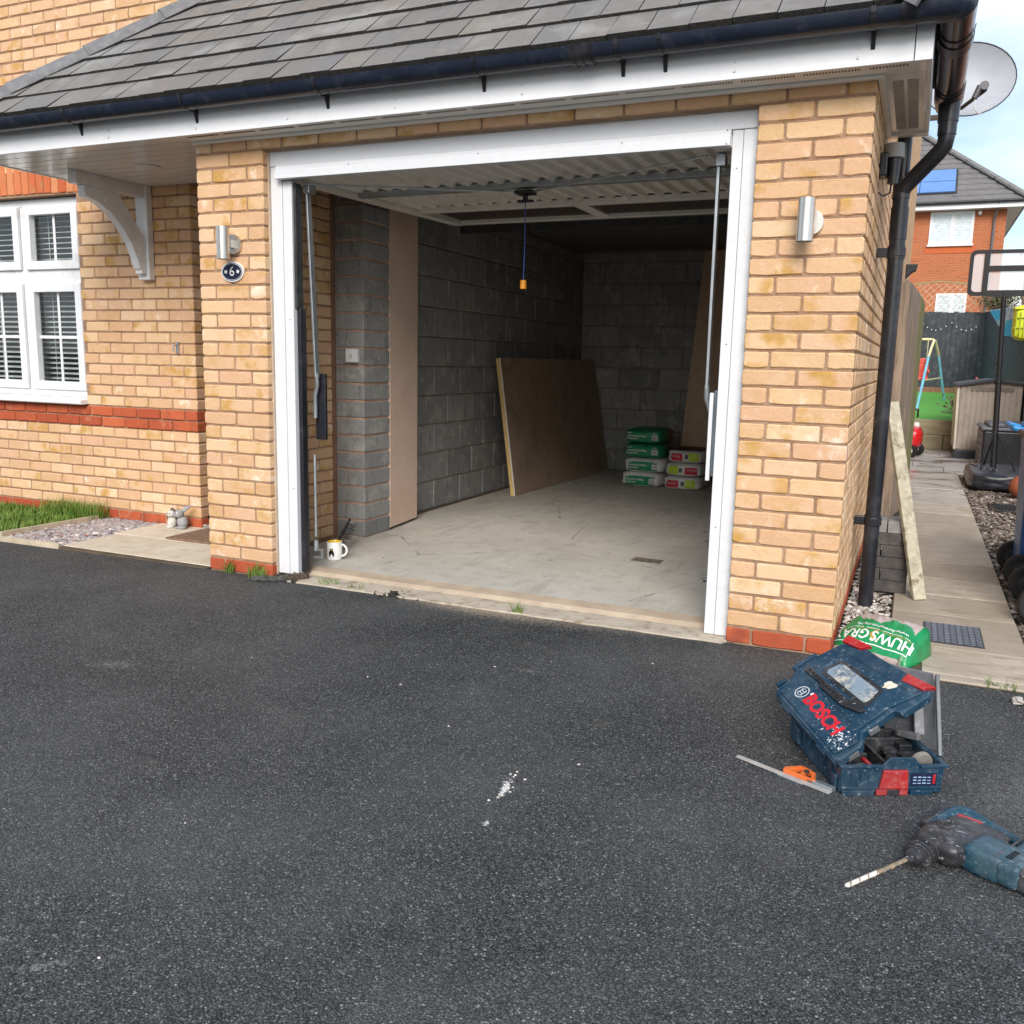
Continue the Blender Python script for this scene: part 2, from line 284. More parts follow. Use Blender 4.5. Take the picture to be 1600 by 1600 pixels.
class MB:
    def __init__(s, T=None): s.v = []; s.f = []; s.rv = []; s.T = T or Matrix.Identity(4); s.cur = None
    def add(s, vs, fs, rv=None):
        b = len(s.v); s.v += [tuple(s.T @ Vector(p)) for p in vs]; s.f += [tuple(b + i for i in f) for f in fs]; s.rv += [rv if rv is not None else 0.0] * len(fs); return s
    def box(s, x0, x1, y0, y1, z0, z1, rv=None):
        vs = [(x, y, z) for z in (z0, z1) for y in (y0, y1) for x in (x0, x1)]
        return s.add(vs, [(0, 2, 3, 1), (4, 5, 7, 6), (0, 1, 5, 4), (2, 6, 7, 3), (0, 4, 6, 2), (1, 3, 7, 5)], rv)
    def prism(s, poly, a, b, axis='y', rv=None):
        # poly 2d extruded from a to b along axis
        f = {'y': lambda p, t: (p[0], t, p[1]), 'x': lambda p, t: (t, p[0], p[1]), 'z': lambda p, t: (p[0], p[1], t)}[axis]
        n = len(poly); vs = [f(p, a) for p in poly] + [f(p, b) for p in poly]
        return s.add(vs, [tuple(range(n))[::-1], tuple(range(n, 2 * n))] + [(i, (i + 1) % n, n + (i + 1) % n, n + i) for i in range(n)], rv)
    def tube(s, pts, r, n=12, caps=True, rv=None):
        pts = [Vector(p) for p in pts]; rs = r if isinstance(r, (list, tuple)) else [r] * len(pts); vs = []; N = len(pts)
        prev = None
        for i, p in enumerate(pts):
            d = (pts[min(i + 1, N - 1)] - pts[max(i - 1, 0)]).normalized()
            if prev is None: u = d.orthogonal().normalized()
            else: u = (prev - d * prev.dot(d)).normalized()
            prev = u; q = d.cross(u)
            vs += [tuple(p + (u * math.cos(2 * math.pi * k / n) + q * math.sin(2 * math.pi * k / n)) * rs[i]) for k in range(n)]
        fs = [(i * n + k, i * n + (k + 1) % n, (i + 1) * n + (k + 1) % n, (i + 1) * n + k) for i in range(N - 1) for k in range(n)]
        if caps: fs += [tuple(range(n))[::-1], tuple((N - 1) * n + k for k in range(n))]
        return s.add(vs, fs, rv)
    def bar(s, p0, p1, wx, wz, up=(0, 0, 1), rv=None):
        p0 = Vector(p0); p1 = Vector(p1); d = (p1 - p0).normalized(); up = Vector(up); a = d.cross(up).normalized() * wx / 2; b = a.cross(d).normalized() * wz / 2
        vs = [tuple(p + sa * a + sb * b) for p in (p0, p1) for sa, sb in ((-1, -1), (1, -1), (1, 1), (-1, 1))]
        return s.add(vs, [(0, 1, 2, 3)[::-1], (4, 5, 6, 7), (0, 1, 5, 4), (1, 2, 6, 5), (2, 3, 7, 6), (3, 0, 4, 7)], rv)
    def lathe(s, prof, n=24, c=(0, 0, 0)):
        vs = []; m = len(prof)
        for r_, z in prof: vs += [(c[0] + r_ * math.cos(2 * math.pi * k / n), c[1] + r_ * math.sin(2 * math.pi * k / n), c[2] + z) for k in range(n)]
        return s.add(vs, [(i * n + k, i * n + (k + 1) % n, (i + 1) * n + (k + 1) % n, (i + 1) * n + k) for i in range(m - 1) for k in range(n)])
    def blob(s, c, r, seed=0, amp=.15, seg=8, rings=5, rv=None, rot=None):
        vs = []; fs = []; rt = rot or Matrix.Identity(3)
        def P(th, ph):
            d = Vector((math.sin(th) * math.cos(ph), math.sin(th) * math.sin(ph), math.cos(th)))
            k = 1 + amp * mnoise.noise(d * 1.7 + Vector((seed * 3.1, seed * 1.7, 0))); q = rt @ Vector((d.x * r[0] * k, d.y * r[1] * k, d.z * r[2] * k)); return (c[0] + q.x, c[1] + q.y, c[2] + q.z)
        vs.append(P(0, 0))
        for i in range(1, rings): vs += [P(math.pi * i / rings, 2 * math.pi * j / seg) for j in range(seg)]
        vs.append(P(math.pi, 0))
        for j in range(seg): fs.append((0, 1 + j, 1 + (j + 1) % seg))
        for i in range(rings - 2):
            for j in range(seg): a = 1 + i * seg + j; b = 1 + i * seg + (j + 1) % seg; fs.append((a, a + seg, b + seg, b))
        e = len(vs) - 1
        for j in range(seg): fs.append((e, e - seg + (j + 1) % seg, e - seg + j))
        return s.add(vs, fs, rv)
    def mesh(s, name, mat=None, smooth=False):
        me = bpy.data.meshes.new(name); me.from_pydata(s.v, [], s.f)
        if any(s.rv):
            a = me.attributes.new('rv', 'FLOAT', 'FACE'); a.data.foreach_set('value', [float(x) for x in s.rv])
        if mat: me.materials.append(mat)
        if smooth: me.polygons.foreach_set('use_smooth', [True] * len(me.polygons))
        me.update(); return me
    def build(s, name, mat, parent=None, smooth=False, bevel=0, label=None, kind=None, cat=None, group=None, auto=None):
        o = link(name, s.mesh(name, mat, smooth), None, parent)
        if bevel:
            m = o.modifiers.new('bevel', 'BEVEL'); m.width = bevel; m.segments = 2; m.limit_method = 'ANGLE'; m.angle_limit = R(40)
        if smooth and not bevel or auto:
            try:
                o.data.set_sharp_from_angle(angle=R(40))
            except Exception: pass
        return setp(o, label, cat, group, kind)
def struct(o): o['kind'] = 'structure'; return o
def frame(origin, ex, ey, ez):
    M_ = Matrix.Identity(4)
    for i, e in enumerate((ex, ey, ez)):
        e = Vector(e)
        for j in range(3): M_[j][i] = e[j]
    for j in range(3): M_[j][3] = origin[j]
    return M_
def text(s_, size, mat, parent, mw, name='lettering', ext=.0006, align='CENTER', deform=None, bold=0.0):
    cu = bpy.data.curves.new('t', 'FONT'); cu.body = s_; cu.size = size; cu.extrude = ext; cu.align_x = align; cu.align_y = 'CENTER'; cu.offset = bold; cu.resolution_u = 3
    to = bpy.data.objects.new('t', cu); COL.objects.link(to); dg = bpy.context.evaluated_depsgraph_get()
    me = bpy.data.meshes.new_from_object(to.evaluated_get(dg)); bpy.data.objects.remove(to); bpy.data.curves.remove(cu)
    me.materials.clear(); me.materials.append(mat)
    for v in me.vertices:
        p = mw @ v.co
        v.co = deform(v.co) if deform else p
    return link(name, me, None, parent)

# ------------------------------------------------------------------ bricks
BM = {}
def brick_mesh(kind, L_, H, D, var, jit=.0022, ch=.005):
    key = (kind, round(L_, 4), round(H, 4), round(D, 4), var)
    if key in BM: return BM[key]
    r_ = random.Random(hash(key) & 0xffff); j = lambda a=jit: r_.uniform(-a, a)
    k_ = lambda: r_.uniform(.003, .0085)
    out_ = [(j(.001), k_()), (k_(), j(.001))] + [(L_ * (i + 1) / 3 + j(.01), j() - .0008) for i in range(2)]
    out_ += [(L_ - k_(), j(.001)), (L_ + j(.001), k_()), (L_ + j(.001), H - k_()), (L_ - k_(), H + j(.001))]
    out_ += [(L_ * (2 - i) / 3 + j(.01), H + j(.0013)) for i in range(2)] + [(k_(), H + j(.001)), (j(.001), H - k_())]
    m = len(out_); cxx, czz = L_ / 2, H / 2
    inn = []
    for (x, z) in out_:
        sx = (1 if x > cxx else -1) if abs(x - cxx) > L_ * .38 else 0; sz = (1 if z > czz else -1) if abs(z - czz) > H * .25 else 0
        inn.append((x - sx * ch + j(.001), z - sz * ch + j(.0012)))
    f = r_.uniform(0, .0022)
    vs = [(x, -f + j(.0008), z) for x, z in inn] + [(x, ch * .9, z) for x, z in out_] + [(x, D, z) for x, z in out_]
    fs = [tuple(range(m))] + [(i, m + i, m + (i + 1) % m, (i + 1) % m) for i in range(m)] + [(m + i, 2 * m + i, 2 * m + (i + 1) % m, m + (i + 1) % m) for i in range(m)]
    BM[key] = (vs, fs); return BM[key]
BMESH = {}
campos = Vector((3.597, -3.92, 1.214))
BR = []     # (score, wallobj, matrix, kind args, mat)
def add_brick(wall, M_, L_, H, D, mat, pname='brick'):
    c = M_ @ Vector((L_ / 2, 0, H / 2)); d = c - campos; nrm = (M_.to_3x3() @ Vector((0, -1, 0)))
    sc = L_ * H * abs(nrm.dot(d.normalized())) / d.length_squared
    p = Vector((d.dot(cx), d.dot(cy), d.dot(cz)))
    if p.z <= 0: return
    u, v = 800 + 1411 * p.x / p.z, 800 + 1411 * p.y / p.z
    if not (-60 < u < 1660 and -60 < v < 1660): sc *= .001
    BR.append((sc, wall, M_, (L_, H, D), mat, pname))
def flush_bricks(limit=295):
    global BR
    BR.sort(key=lambda q: -q[0]); groups = {}
    for i, (sc, wall, M_, (l, h, d), mat, pname) in enumerate(BR):
        var = rnd.randrange(7)
        if i < limit and sc > 0:
            k = (l, h, d, var, mat.name)
            if k not in BMESH:
                vs, fs = brick_mesh('b', l, h, d, var); mb = MB(); mb.add(vs, fs); BMESH[k] = mb.mesh('brick', mat)
            link(pname, BMESH[k], None, wall, M_)
        else:
            g = groups.setdefault((wall.name, mat.name, pname), (MB(), wall, mat))
            vs, fs = brick_mesh('b', l, h, d, var); g[0].T = M_; g[0].add(vs, fs, rnd.uniform(.02, .98))
    for (wn_, mn, pname), (mb, wall, mat) in groups.items():
        o = link(pname + '_courses', mb.mesh('bricks', mat), None, wall); o['kind'] = 'stuff'
    BR = []
G = .01
def course_fill(a, b, first_half, L0=.215, half=.1025):
    """pieces [start,end] filling a..b; first piece half if first_half"""
    out_ = []; x = a; first = True
    while x < b - .02:
        ln = half if (first and first_half) else L0; e = min(x + ln, b)
        if b - e < .045 and b - e > 0: e = b
        out_.append((x, e)); x = e + G; first = False
    return out_
def wallmat_front(y): return lambda x, z: frame((x, y, z), (1, 0, 0), (0, 1, 0), (0, 0, 1))          # faces -y
def wallmat_right(xw): return lambda y, z: frame((xw, y, z), (0, 1, 0), (-1, 0, 0), (0, 0, 1))        # faces +x, length along +y

house = thing('brick_house', 'buff brick house with white framed garage opening, black gutter and number six plaque', 'house', (1.7, 0, 0))
def wall_core(x0, x1, y0, y1, z0, z1, name='wall', mat=None):
    mb = MB(); mb.box(x0, x1, y0, y1, z0, z1); return mb.build(name, mat or MORTAR, house)
mg = .006  # mortar recess
ZR = lambda j: .075 * j + .005
# front piers + lintel
pierL = wall_core(mg, .44 - mg, mg, .099, -.05, 2.305); pierR = wall_core(2.925 + mg, 3.365 - mg, mg, .099, -.05, 2.305)
lint = wall_core(.44 - mg, 2.925 + mg, mg, .099, 2.25, 2.305)
F0 = wallmat_front(0.0)
for j in range(0, 31):
    z = ZR(j); H = .065 if j < 30 else .05
    mat = RED if j == 0 else BUFF
    if j == 30:
        for i, (a, b) in enumerate(course_fill(0, 3.365, True)):
            add_brick(pierL if b < .5 else (pierR if a > 2.9 else lint), F0(a, z), b - a, H, .1, mat)
        continue
    halfc = (j % 2 == 0)
    for base, wl in ((0, pierL), (2.925, pierR)):
        pcs = [(0, .1025), (.1125, .3275), (.3375, .44)] if halfc else [(0, .215), (.225, .44)]
        for a, b in pcs: add_brick(wl, F0(base + a + rnd.uniform(-.001, .001), z), b - a, H, .1, mat)
# right side wall, faces +x
sideW = wall_core(3.28, 3.365 - mg, .099, 12.0, -.05, 2.9); sideU = wall_core(3.20, 3.365 - mg, .97, 12.0, 2.9, 5.6)
S0 = wallmat_right(3.365)
for j in range(0, 75):
    z = ZR(j); mat = RED if j in (0, 15 + 100) else BUFF
    if j < 31: start = .1125 if j % 2 == 1 else .0
    else: start = .97
    if j < 31:
        for a, b in course_fill(start if start else .1125, 3.3, start == 0): add_brick(sideW, S0(a, z), b - a, .065, .085, mat)
    if j >= 31:
        for a, b in course_fill(.97, 3.0, j % 2 == 0): add_brick(sideU, S0(a, z), b - a, .065, .085, mat)
flat_far = MB()
for j in range(0, 75):
    z = ZR(j)
    for a, b in course_fill(3.31 if j < 31 else 3.01, 12.0, j % 2 == 0):
        flat_far.box(3.34, 3.365, a, b, z, z + .065, rnd.uniform(.05, .95))
o = flat_far.build('brick_courses', BUFF, sideW, kind='stuff')
# main (window) wall at y=.9 , faces -y
YM = .90
WX0, WX1, WZ0, WZ1 = -3.19, -1.93, .825, 2.31
mw1 = wall_core(WX1 + .002, -.89 - mg, YM + mg, YM + .1, -.05, 2.31); mw2 = wall_core(-3.8, WX1 + .002, YM + mg, YM + .1, -.05, .80)
mw3 = wall_core(-3.8, WX0, YM + mg, YM + .1, .80, 2.31); mwU = wall_core(-4.6, 3.2, YM + mg, YM + .1, 2.31, 5.6)
lw = wall_core(-.99, -.89 - mg, YM + .1, 2.6, -.05, 2.31)
FM = wallmat_front(YM); SM = wallmat_right(-.89)
for j in range(0, 56):
    z = ZR(j); mat = RED if j in (0, 9, 10) else BUFF
    par = (j % 2 == 0)
    # laid from the right corner (x=-.89) leftwards
    x = -.89; first = True
    lim = -3.7 if j < 31 else -4.5
    if j >= 31: x = -4.5 + (.1125 if par else 0); 
    if j < 31:
        while x > lim:
            ln = .1025 if (first and par) else .215; a = x - ln; b = x; x = a - G; first = False
            if 11 <= j <= 30 and b > WX0 and a < WX1:
                if a < WX1 - .02 and b > WX1 + .05: a = WX1
                elif a < WX1: continue
            if j == 30 and a < WX1 + .1: continue
            proud = .006 if mat is RED and j > 0 else 0
            add_brick(mw1 if a >= WX1 - .01 else mw2, frame((a, YM - proud, z), (1, 0, 0), (0, 1, 0), (0, 0, 1)), b - a, .065, .098 + proud, mat)
    else:
        zz = z
        while x < 3.1:
            zroof = 2.47 + .87 * (x + 1.5 + .2) if x < -.6 else 3.6
            if zz + .1 > (zroof - .25 if x > -1.75 else 2.3) and not (x > .4 and zz < 3.3) and zz < 4.2 and x < 1.2:
                if not (j < 33 and -3.3 < x < -1.7): add_brick(mwU, FM(x, zz), .215, .065, .098, BUFF)
            x += .225
    if j < 31:
        for a, b in course_fill(-.0 + (YM + .1125 if not par else YM + .225), 2.6, False):
            add_brick(lw, SM(a, z), b - a, .065, .09, RED if j in (0, 9, 10) else BUFF)
# soldier course over the window
for i in range(16):
    add_brick(mwU, frame((-1.865 - .07 - .075 * i, YM - .003, 2.315 + .010 * math.sin(math.pi * min(1, i / 16))), (1, 0, 0), (0, 1, 0), (0, 0, 1)), .066, .212, .1, SOLDIER)
# porch back + garage left outer wall
pb = wall_core(-.89, .0, 2.5, 2.6, -.05, 2.31); gl = wall_core(.0, .012, .099, 2.5, -.05, 2.31)
dm = MB(); dm.box(-.85, -.02, 2.46, 2.5, 0.02, 2.1); dm.build('front_door', plain('dark_door', (.03, .035, .05), .4), house, bevel=.004)
# inside: yellow brick left return, faces +x
ib = wall_core(.03, .125 - mg, .105, 1.05, .0, 2.36)
SI = wallmat_right(.125)
for j in range(0, 31):
    for a, b in course_fill(.11, 1.035, j % 2 == 0): add_brick(ib, SI(a, ZR(j) + .03 - .075 * 0), b - a, .065, .09, BUFF)
mm = MB(); mm.box(.05, .124, 1.04, 1.078, 0, 2.36); mm.build('mortar_strip', mortar_mat('red_mortar', (.30, .17, .12), (.24, .13, .09)), house)
flush_bricks(297)

# ---- garage inside blockwork
def blocks(wall, Mf, a0, a1, z0, z1, L_, H, D, off, names='block', skip=None):
    z = z0; j = 0
    while z < z1 - .03:
        h = min(H, z1 - z); s_ = a0 - (off if j % 2 else 0)
        while s_ < a1 - .02:
            a = max(s_, a0); b = min(s_ + L_, a1)
            if b - a > .03:
                key = ('blk', round(b - a, 3), round(h, 3), D, rnd.randrange(3))
                if key not in BMESH:
                    vs, fs = brick_mesh('k', b - a, h - .01, D, key[4], .0025, .004); mb = MB(); mb.add(vs, fs); BMESH[key] = mb.mesh('block', BLOCK)
                link(names, BMESH[key], None, wall, Mf(a, z + .005))
            s_ += L_ + G
        z += H; j += 1
gwl = wall_core(.03, .15 - mg, 1.86, 5.85, 0, 2.4, mat=MORTAR2); gwb = wall_core(.15, 3.28, 5.75 + mg, 5.85, 0, 2.4, mat=MORTAR2)
gwr = wall_core(3.18, 3.26, .105, 5.75, 0, 2.4, mat=MORTAR2)
blocks(gwl, wallmat_right(.15), 1.92, 5.74, .03, 2.38, .44, .225, .09, .225)
blocks(gwb, wallmat_front(5.75), .16, 3.17, .03, 2.38, .44, .225, .09, .20)
pf = wall_core(.03, .27, 1.39, 1.82, 0, 2.4, mat=MORTAR2); pc = wall_core(.12, .34 - mg, 1.08 + mg, 1.388, 0, 2.4, mat=mortar_mat('pink_mortar', (.52, .35, .27), (.40, .26, .20)))
z = .03; jj = 0; hb = .097
while z < 2.36:
    zz = z + .0075; h = .097
    for nm, Mf, ln in (('block', wallmat_front(1.08)(.125, zz), .217),):
        key = ('pb', round(ln, 3), jj % 3)
        if key not in BMESH:
            vs, fs = brick_mesh('p', ln, h, .31, key[2], .003, .003); mb = MB(); mb.add(vs, fs); BMESH[key] = mb.mesh('block', BLOCK)
        link('block', BMESH[key], None, pc, Mf)
    z += .1125; jj += 1
mb = MB(); mb.prism([(.332, 1.392), (.346, 1.392), (.298, 1.845), (.284, 1.845)], .05, 2.36, 'z'); mb.build('lining_strip', PBOARD, house)
mb = MB(); mb.box(.05, 3.26, .10, 5.85, 2.40, 2.43); mb.build('ceiling', plain('ceiling_board', (.14, .13, .12), .9), house)
mb = MB(); mb.box(.44, 2.925, .101, .20, 2.26, 2.40); mb.build('lintel', MORTAR2, house)
mb = MB(); mb.bar((.62, .2, 2.22), (.62, 2.3, 2.24), .05, .06); mb.build('door_track', DARKM, house); mb = MB(); mb.bar((2.74, .2, 2.22), (2.74, 2.3, 2.24), .05, .06); mb.build('door_track', DARKM, house)

# ------------------------------------------------------------------ fascia, soffit, roof, gutters
fb = MB(); fb.box(-1.60, 3.49, -.155, -.135, 2.31, 2.47); fb.build('fascia', FASC, house, bevel=.002)
fb = MB(); fb.box(3.493, 3.553, -.157, -.137, 2.309, 2.47); fb.box(3.535, 3.553, -.137, .99, 2.309, 2.47); fb.build('fascia', FASC, house, bevel=.002)
fb = MB(); fb.box(-1.60, -1.58, -.135, .89, 2.31, 2.47); fb.build('fascia', FASC, house, bevel=.002)
sf = MB()
for i in range(10):   # canopy soffit planks over the porch
    y0 = -.133 + i * .103; sf.box(-1.578, -.004, y0, min(y0 + .095, .893), 2.314, 2.334)
    sf.box(-1.578, -.004, y0 + .0945, y0 + .1035, 2.330, 2.338) if y0 + .103 < .89 else None
sf.build('soffit', SOFF, house)
sf = MB(); sf.box(.0, 3.534, -.134, -.005, 2.312, 2.322); sf.build('soffit', SOFF, house)
sf = MB(); sf.box(3.37, 3.534, -.003, .94, 2.312, 2.322)
sf.build('soffit', SOFF, house)
sf = MB(); sf.box(3.37, 3.552, .942, .99, 2.300, 2.40); sf.build('soffit_end', SOFF, house)
sf = MB(); sf.box(.0, 3.392, -.028, -.0015, 2.297, 2.3115); sf.box(3.3665, 3.392, -.001, .94, 2.297, 2.3115); sf.build('soffit_trim', SOFF, house, bevel=.002)
sl = MB()   # vent slots
x = .05
while x < 3.46:
    for k in range(18):
        xx = x + k * .0115
        if xx < 3.47: sl.box(xx, xx + .005, -.118, -.100, 2.3105, 2.314)
    x += .235
sl.build('vent_slots', DARKM, house, kind='stuff')
sl = MB()
for k in range(22):
    y0 = .08 + k * .036
    sl.box(3.415, 3.455, y0, y0 + .028, 2.3105, 2.314); sl.box(3.468, 3.508, y0, y0 + .028, 2.3105, 2.314)
sl.build('vent_slots', plain('vent_grey', (.42, .41, .38), .6), house, kind='stuff')
sc = MB()
for xx in (-1.45, -.6, -.15, .35, .9, 1.45, 2.05, 2.62, 3.1, 3.45):
    for zz in (2.335, 2.362): sc.lathe([(0, 0), (.005, 0)], 6)
sc = MB()
for xx in (-.45, .15, .72, 1.32, 1.95, 2.85, 3.3):
    for zz in (2.34, 2.375): sc.tube([(xx, -.155, zz), (xx, -.159, zz)], .0055, 8)
sc.build('fixing_pins', plain('pin_cap', (.7, .7, .7), .3), house, kind='stuff')
# roof
TH = R(41); ct, st = math.cos(TH), math.sin(TH)
E0 = Vector((0, -.205, 2.475))
roof = MB(); 
zr = lambda y: 2.44 + (y + .2) * math.tan(TH)
roof.add([(-1.55, -.13, 2.475), (3.5, -.13, 2.475), (2.37, .9, zr(.9) - .02), (-.6, .9, zr(.9) - .02)], [(0, 1, 2, 3)])
roof.add([(3.5, -.13, 2.475), (3.5, .95, 2.475), (2.37, .95, zr(.9) - .02), (2.37, .9, zr(.9) - .02)], [(0, 1, 2, 3)])
roof.add([(-1.55, .9, 2.475), (-1.55, -.13, 2.475), (-.6, .9, zr(.9) - .02)], [(0, 1, 2)])
roofo = roof.build('roof', plain('roof_felt', (.05, .05, .05), .9), house)
def clip(poly, fn):
    out_ = []
    for i in range(len(poly)):
        a, b = poly[i], poly[(i + 1) % len(poly)]; fa, fb_ = fn(a), fn(b)
        if fa >= 0: out_.append(a)
        if fa * fb_ < 0: t_ = fa / (fa - fb_); out_.append((a[0] + (b[0] - a[0]) * t_, a[1] + (b[1] - a[1]) * t_))
    return out_
def tile(u0, u1, s0, s1, T, clips, parent, mat, thick=.027, stuff=None):
    poly = [(u0, s0), (u1, s0), (u1, s1), (u0, s1)]
    for c in clips:
        poly = clip(poly, c)
        if len(poly) < 3: return
    lift = .014 + rnd.uniform(-.003, .005)
    top = []; bot = []
    n = len(poly)
    for (u, s_) in poly:
        hh = lift * (1 - (s_ - s0) / (s1 - s0)) + .004
        top.append((u, s_ , hh + (thick if True else 0))); bot.append((u, s_, hh))
    # rounded nose: extra row just above the lower edge
    mb = stuff or MB(); mb.T = T
    vs = [tuple(p) for p in top] + [tuple(p) for p in bot]
    fs = [tuple(range(n))]; 
    mb.add(vs, fs, rnd.uniform(.02, .98) if stuff else None)
    side = [(i, n + i, n + (i + 1) % n, (i + 1) % n) for i in range(n)]
    mb.add(vs, side, None)
    if stuff is None:
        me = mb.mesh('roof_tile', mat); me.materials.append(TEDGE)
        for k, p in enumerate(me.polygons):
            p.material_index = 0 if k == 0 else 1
        link('roof_tile', me, None, parent)
TF = frame(E0, (1, 0, 0), (0, ct, st), (0, -st, ct))
hl = lambda p: (p[0] + 1.53) - p[1] * ct + .01       # left hip: x >= y-ish
hr = lambda p: (3.49) - p[0] - p[1] * ct + .01
sMax = 1.105 / ct
W_ = .1655
for ci in range(8):
    s0 = ci * .2 - .012; s1 = s0 + .235; off = (ci % 2) * W_ / 2
    if s0 > sMax - .02: break
    for i in range(-1, 33):
        u0 = -1.62 + i * W_ + off; u1 = u0 + W_ - .004
        tile(u0, u1, s0, min(s1, sMax), TF, [hl, hr], roofo, TILE)
TS = frame((3.56, -.2, 2.475), (0, 1, 0), (-ct, 0, st), (st, 0, ct)); side_tiles = MB()
for ci in range(8):
    s0 = ci * .2 - .012
    for i in range(9):
        u0 = i * W_ + (ci % 2) * W_ / 2 - .1
        tile(u0, u0 + W_ - .004, s0, s0 + .235, TS, [lambda p: p[0] - p[1] * ct - .0, lambda p: 1.16 - p[0]], None, TILE, stuff=side_tiles)
side_tiles.build('end_tiles', TILE, roofo, kind='stuff')
# hip caps: half-round tiles laid up the hips
def hipcaps(p0, p1, n):
    p0 = Vector(p0); p1 = Vector(p1); d = (p1 - p0); 
    for i in range(n):
        a = p0 + d * (i / n); b = p0 + d * ((i + 1) / n * 1.0 + .012); dn = d.normalized(); sidev = dn.cross(Vector((0, 0, 1))).normalized(); up = sidev.cross(dn)
        mb = MB(); vs = []; K = 8
        for t_, (q, r_) in enumerate(((a, .080), (b, .070))):
            for k in range(K + 1):
                an = math.pi * k / K; vs.append(tuple(q + sidev * math.cos(an) * (r_ + .015) + up * (math.sin(an) * r_)))
        for t_, (q, r_) in enumerate(((a, .062), (b, .055))):
            for k in range(K + 1):
                an = math.pi * k / K; vs.append(tuple(q + sidev * math.cos(an) * (r_ + .02) + up * (math.sin(an) * r_ - .004)))
        m = K + 1; fs = [(k, k + 1, m + k + 1, m + k) for k in range(K)] + [(2 * m + k + 1, 2 * m + k, 3 * m + k, 3 * m + k + 1) for k in range(K)]
        fs += [(k + 1, k, 2 * m + k, 2 * m + k + 1) for k in range(K)] + [(m + k, m + k + 1, 3 * m + k + 1, 3 * m + k) for k in range(K)]
        fs += [(0, m, 3 * m, 2 * m), (K, 2 * m + K, 3 * m + K, m + K)]
        mb.add(vs, fs); mb.build('hip_tile', HIPM, roofo, smooth=True)
hp0 = lambda t_: (-1.545 + t_, -.205 + t_, 2.485 + t_ * math.tan(TH)); hipcaps(hp0(-.10), hp0(1.10), 4)
hp1 = lambda t_: (3.50 - t_, -.205 + t_, 2.485 + t_ * math.tan(TH)); hipcaps(hp1(-.05), hp1(1.12), 4)
# gutter (half round, front run and side run)
def halfpipe(p0, p1, r_, sidev, n=10):
    mb = MB(); p0 = Vector(p0); p1 = Vector(p1); sidev = Vector(sidev); vs = []
    for rr_ in (r_, r_ - .004):
        for p in (p0, p1):
            for k in range(n + 1):
                an = math.pi * k / n; vs.append(tuple(p + sidev * math.cos(an) * rr_ + Vector((0, 0, -math.sin(an) * rr_))))
    m = n + 1; fs = [(k, k + 1, m + k + 1, m + k) for k in range(n)] + [(2 * m + k + 1, 2 * m + k, 3 * m + k, 3 * m + k + 1) for k in range(n)]
    fs += [(0, m, 3 * m, 2 * m), (n, 2 * m + n, 3 * m + n, m + n)]
    fs += [(k + 1, k, 2 * m + k, 2 * m + k + 1) for k in range(n)] + [(m + k, m + k + 1, 3 * m + k + 1, 3 * m + k) for k in range(n)]
    mb.add(vs, fs); return mb
GZ = 2.467; GY = -.218; GR = .058
gt = thing('gutter', 'black half round gutter running along the white fascia and round the corner', 'gutter', (1, GY, 2.4))
halfpipe((-1.75, GY, GZ), (2.27, GY, GZ), GR, (0, -1, 0)).build('gutter_run', GUTT, gt, smooth=True)
halfpipe((2.27, GY, GZ), (3.632, GY, GZ), GR, (0, -1, 0)).build('gutter_run', GUTT, gt, smooth=True)
halfpipe((3.625, -.226, GZ), (3.625, 1.12, GZ), GR, (1, 0, 0)).build('gutter_run', BROWNP, gt, smooth=True)
q = MB(); q.T = Matrix.Identity(4)
vs = []; K = 10; A = 8
for i in range(A + 1):      # corner piece: quarter turn of the half round
    ph = -math.pi / 2 + (math.pi / 2) * i / A; dirv = Vector((math.cos(ph), math.sin(ph), 0))
    for k in range(K + 1): an = math.pi / 2 * k / K; vs.append((3.622 + dirv.x * GR * 1.02 * math.cos(an), -.215 + dirv.y * GR * 1.02 * math.cos(an), GZ - GR * 1.02 * math.sin(an)))
q.add(vs, [(i * (K + 1) + k, i * (K + 1) + k + 1, (i + 1) * (K + 1) + k + 1, (i + 1) * (K + 1) + k) for i in range(A) for k in range(K)]); q.build('corner_piece', GUTT, gt, smooth=True)
for xx, wd in ((2.20, .10), (3.44, .05)): halfpipe((xx, GY, GZ + .002), (xx + wd, GY, GZ + .002), GR + .006, (0, -1, 0)).build('union_clip', BLACKP, gt, smooth=True)
for xx in (2.215, 2.25, 2.285): halfpipe((xx, GY, GZ + .003), (xx + .008, GY, GZ + .003), GR + .0105, (0, -1, 0)).build('union_rib', BLACKP, gt, smooth=True)
for yy, wd in ((.02, .012), (.10, .10), (.75, .012), (.80, .22)): halfpipe((3.625, yy, GZ + .002), (3.625, yy + wd, GZ + .002), GR + .006, (1, 0, 0)).build('union_clip', BLACKP, gt, smooth=True)
def gbracket(xx):
    b_ = halfpipe((xx - .009, GY, GZ + .004), (xx + .009, GY, GZ + .004), GR + .006, (0, -1, 0))
    b_.prism([(GY + .01, GZ - GR - .003), (-.155, GZ - .02), (-.155, GZ - .105), (GY + .045, GZ - GR + .004)], xx - .008, xx + .008, 'x'); return b_
for xx in (-.641, .161, .956, 1.772, 2.40, 2.575, 3.349):
    gbracket(xx).build('gutter_bracket', BLACKP, gt, smooth=False)
q = MB(); q.tube([(3.63, .91, GZ - .04), (3.63, .91, GZ - .13)], [.047, .045], 16); q.build('outlet', BLACKP, gt, smooth=True)
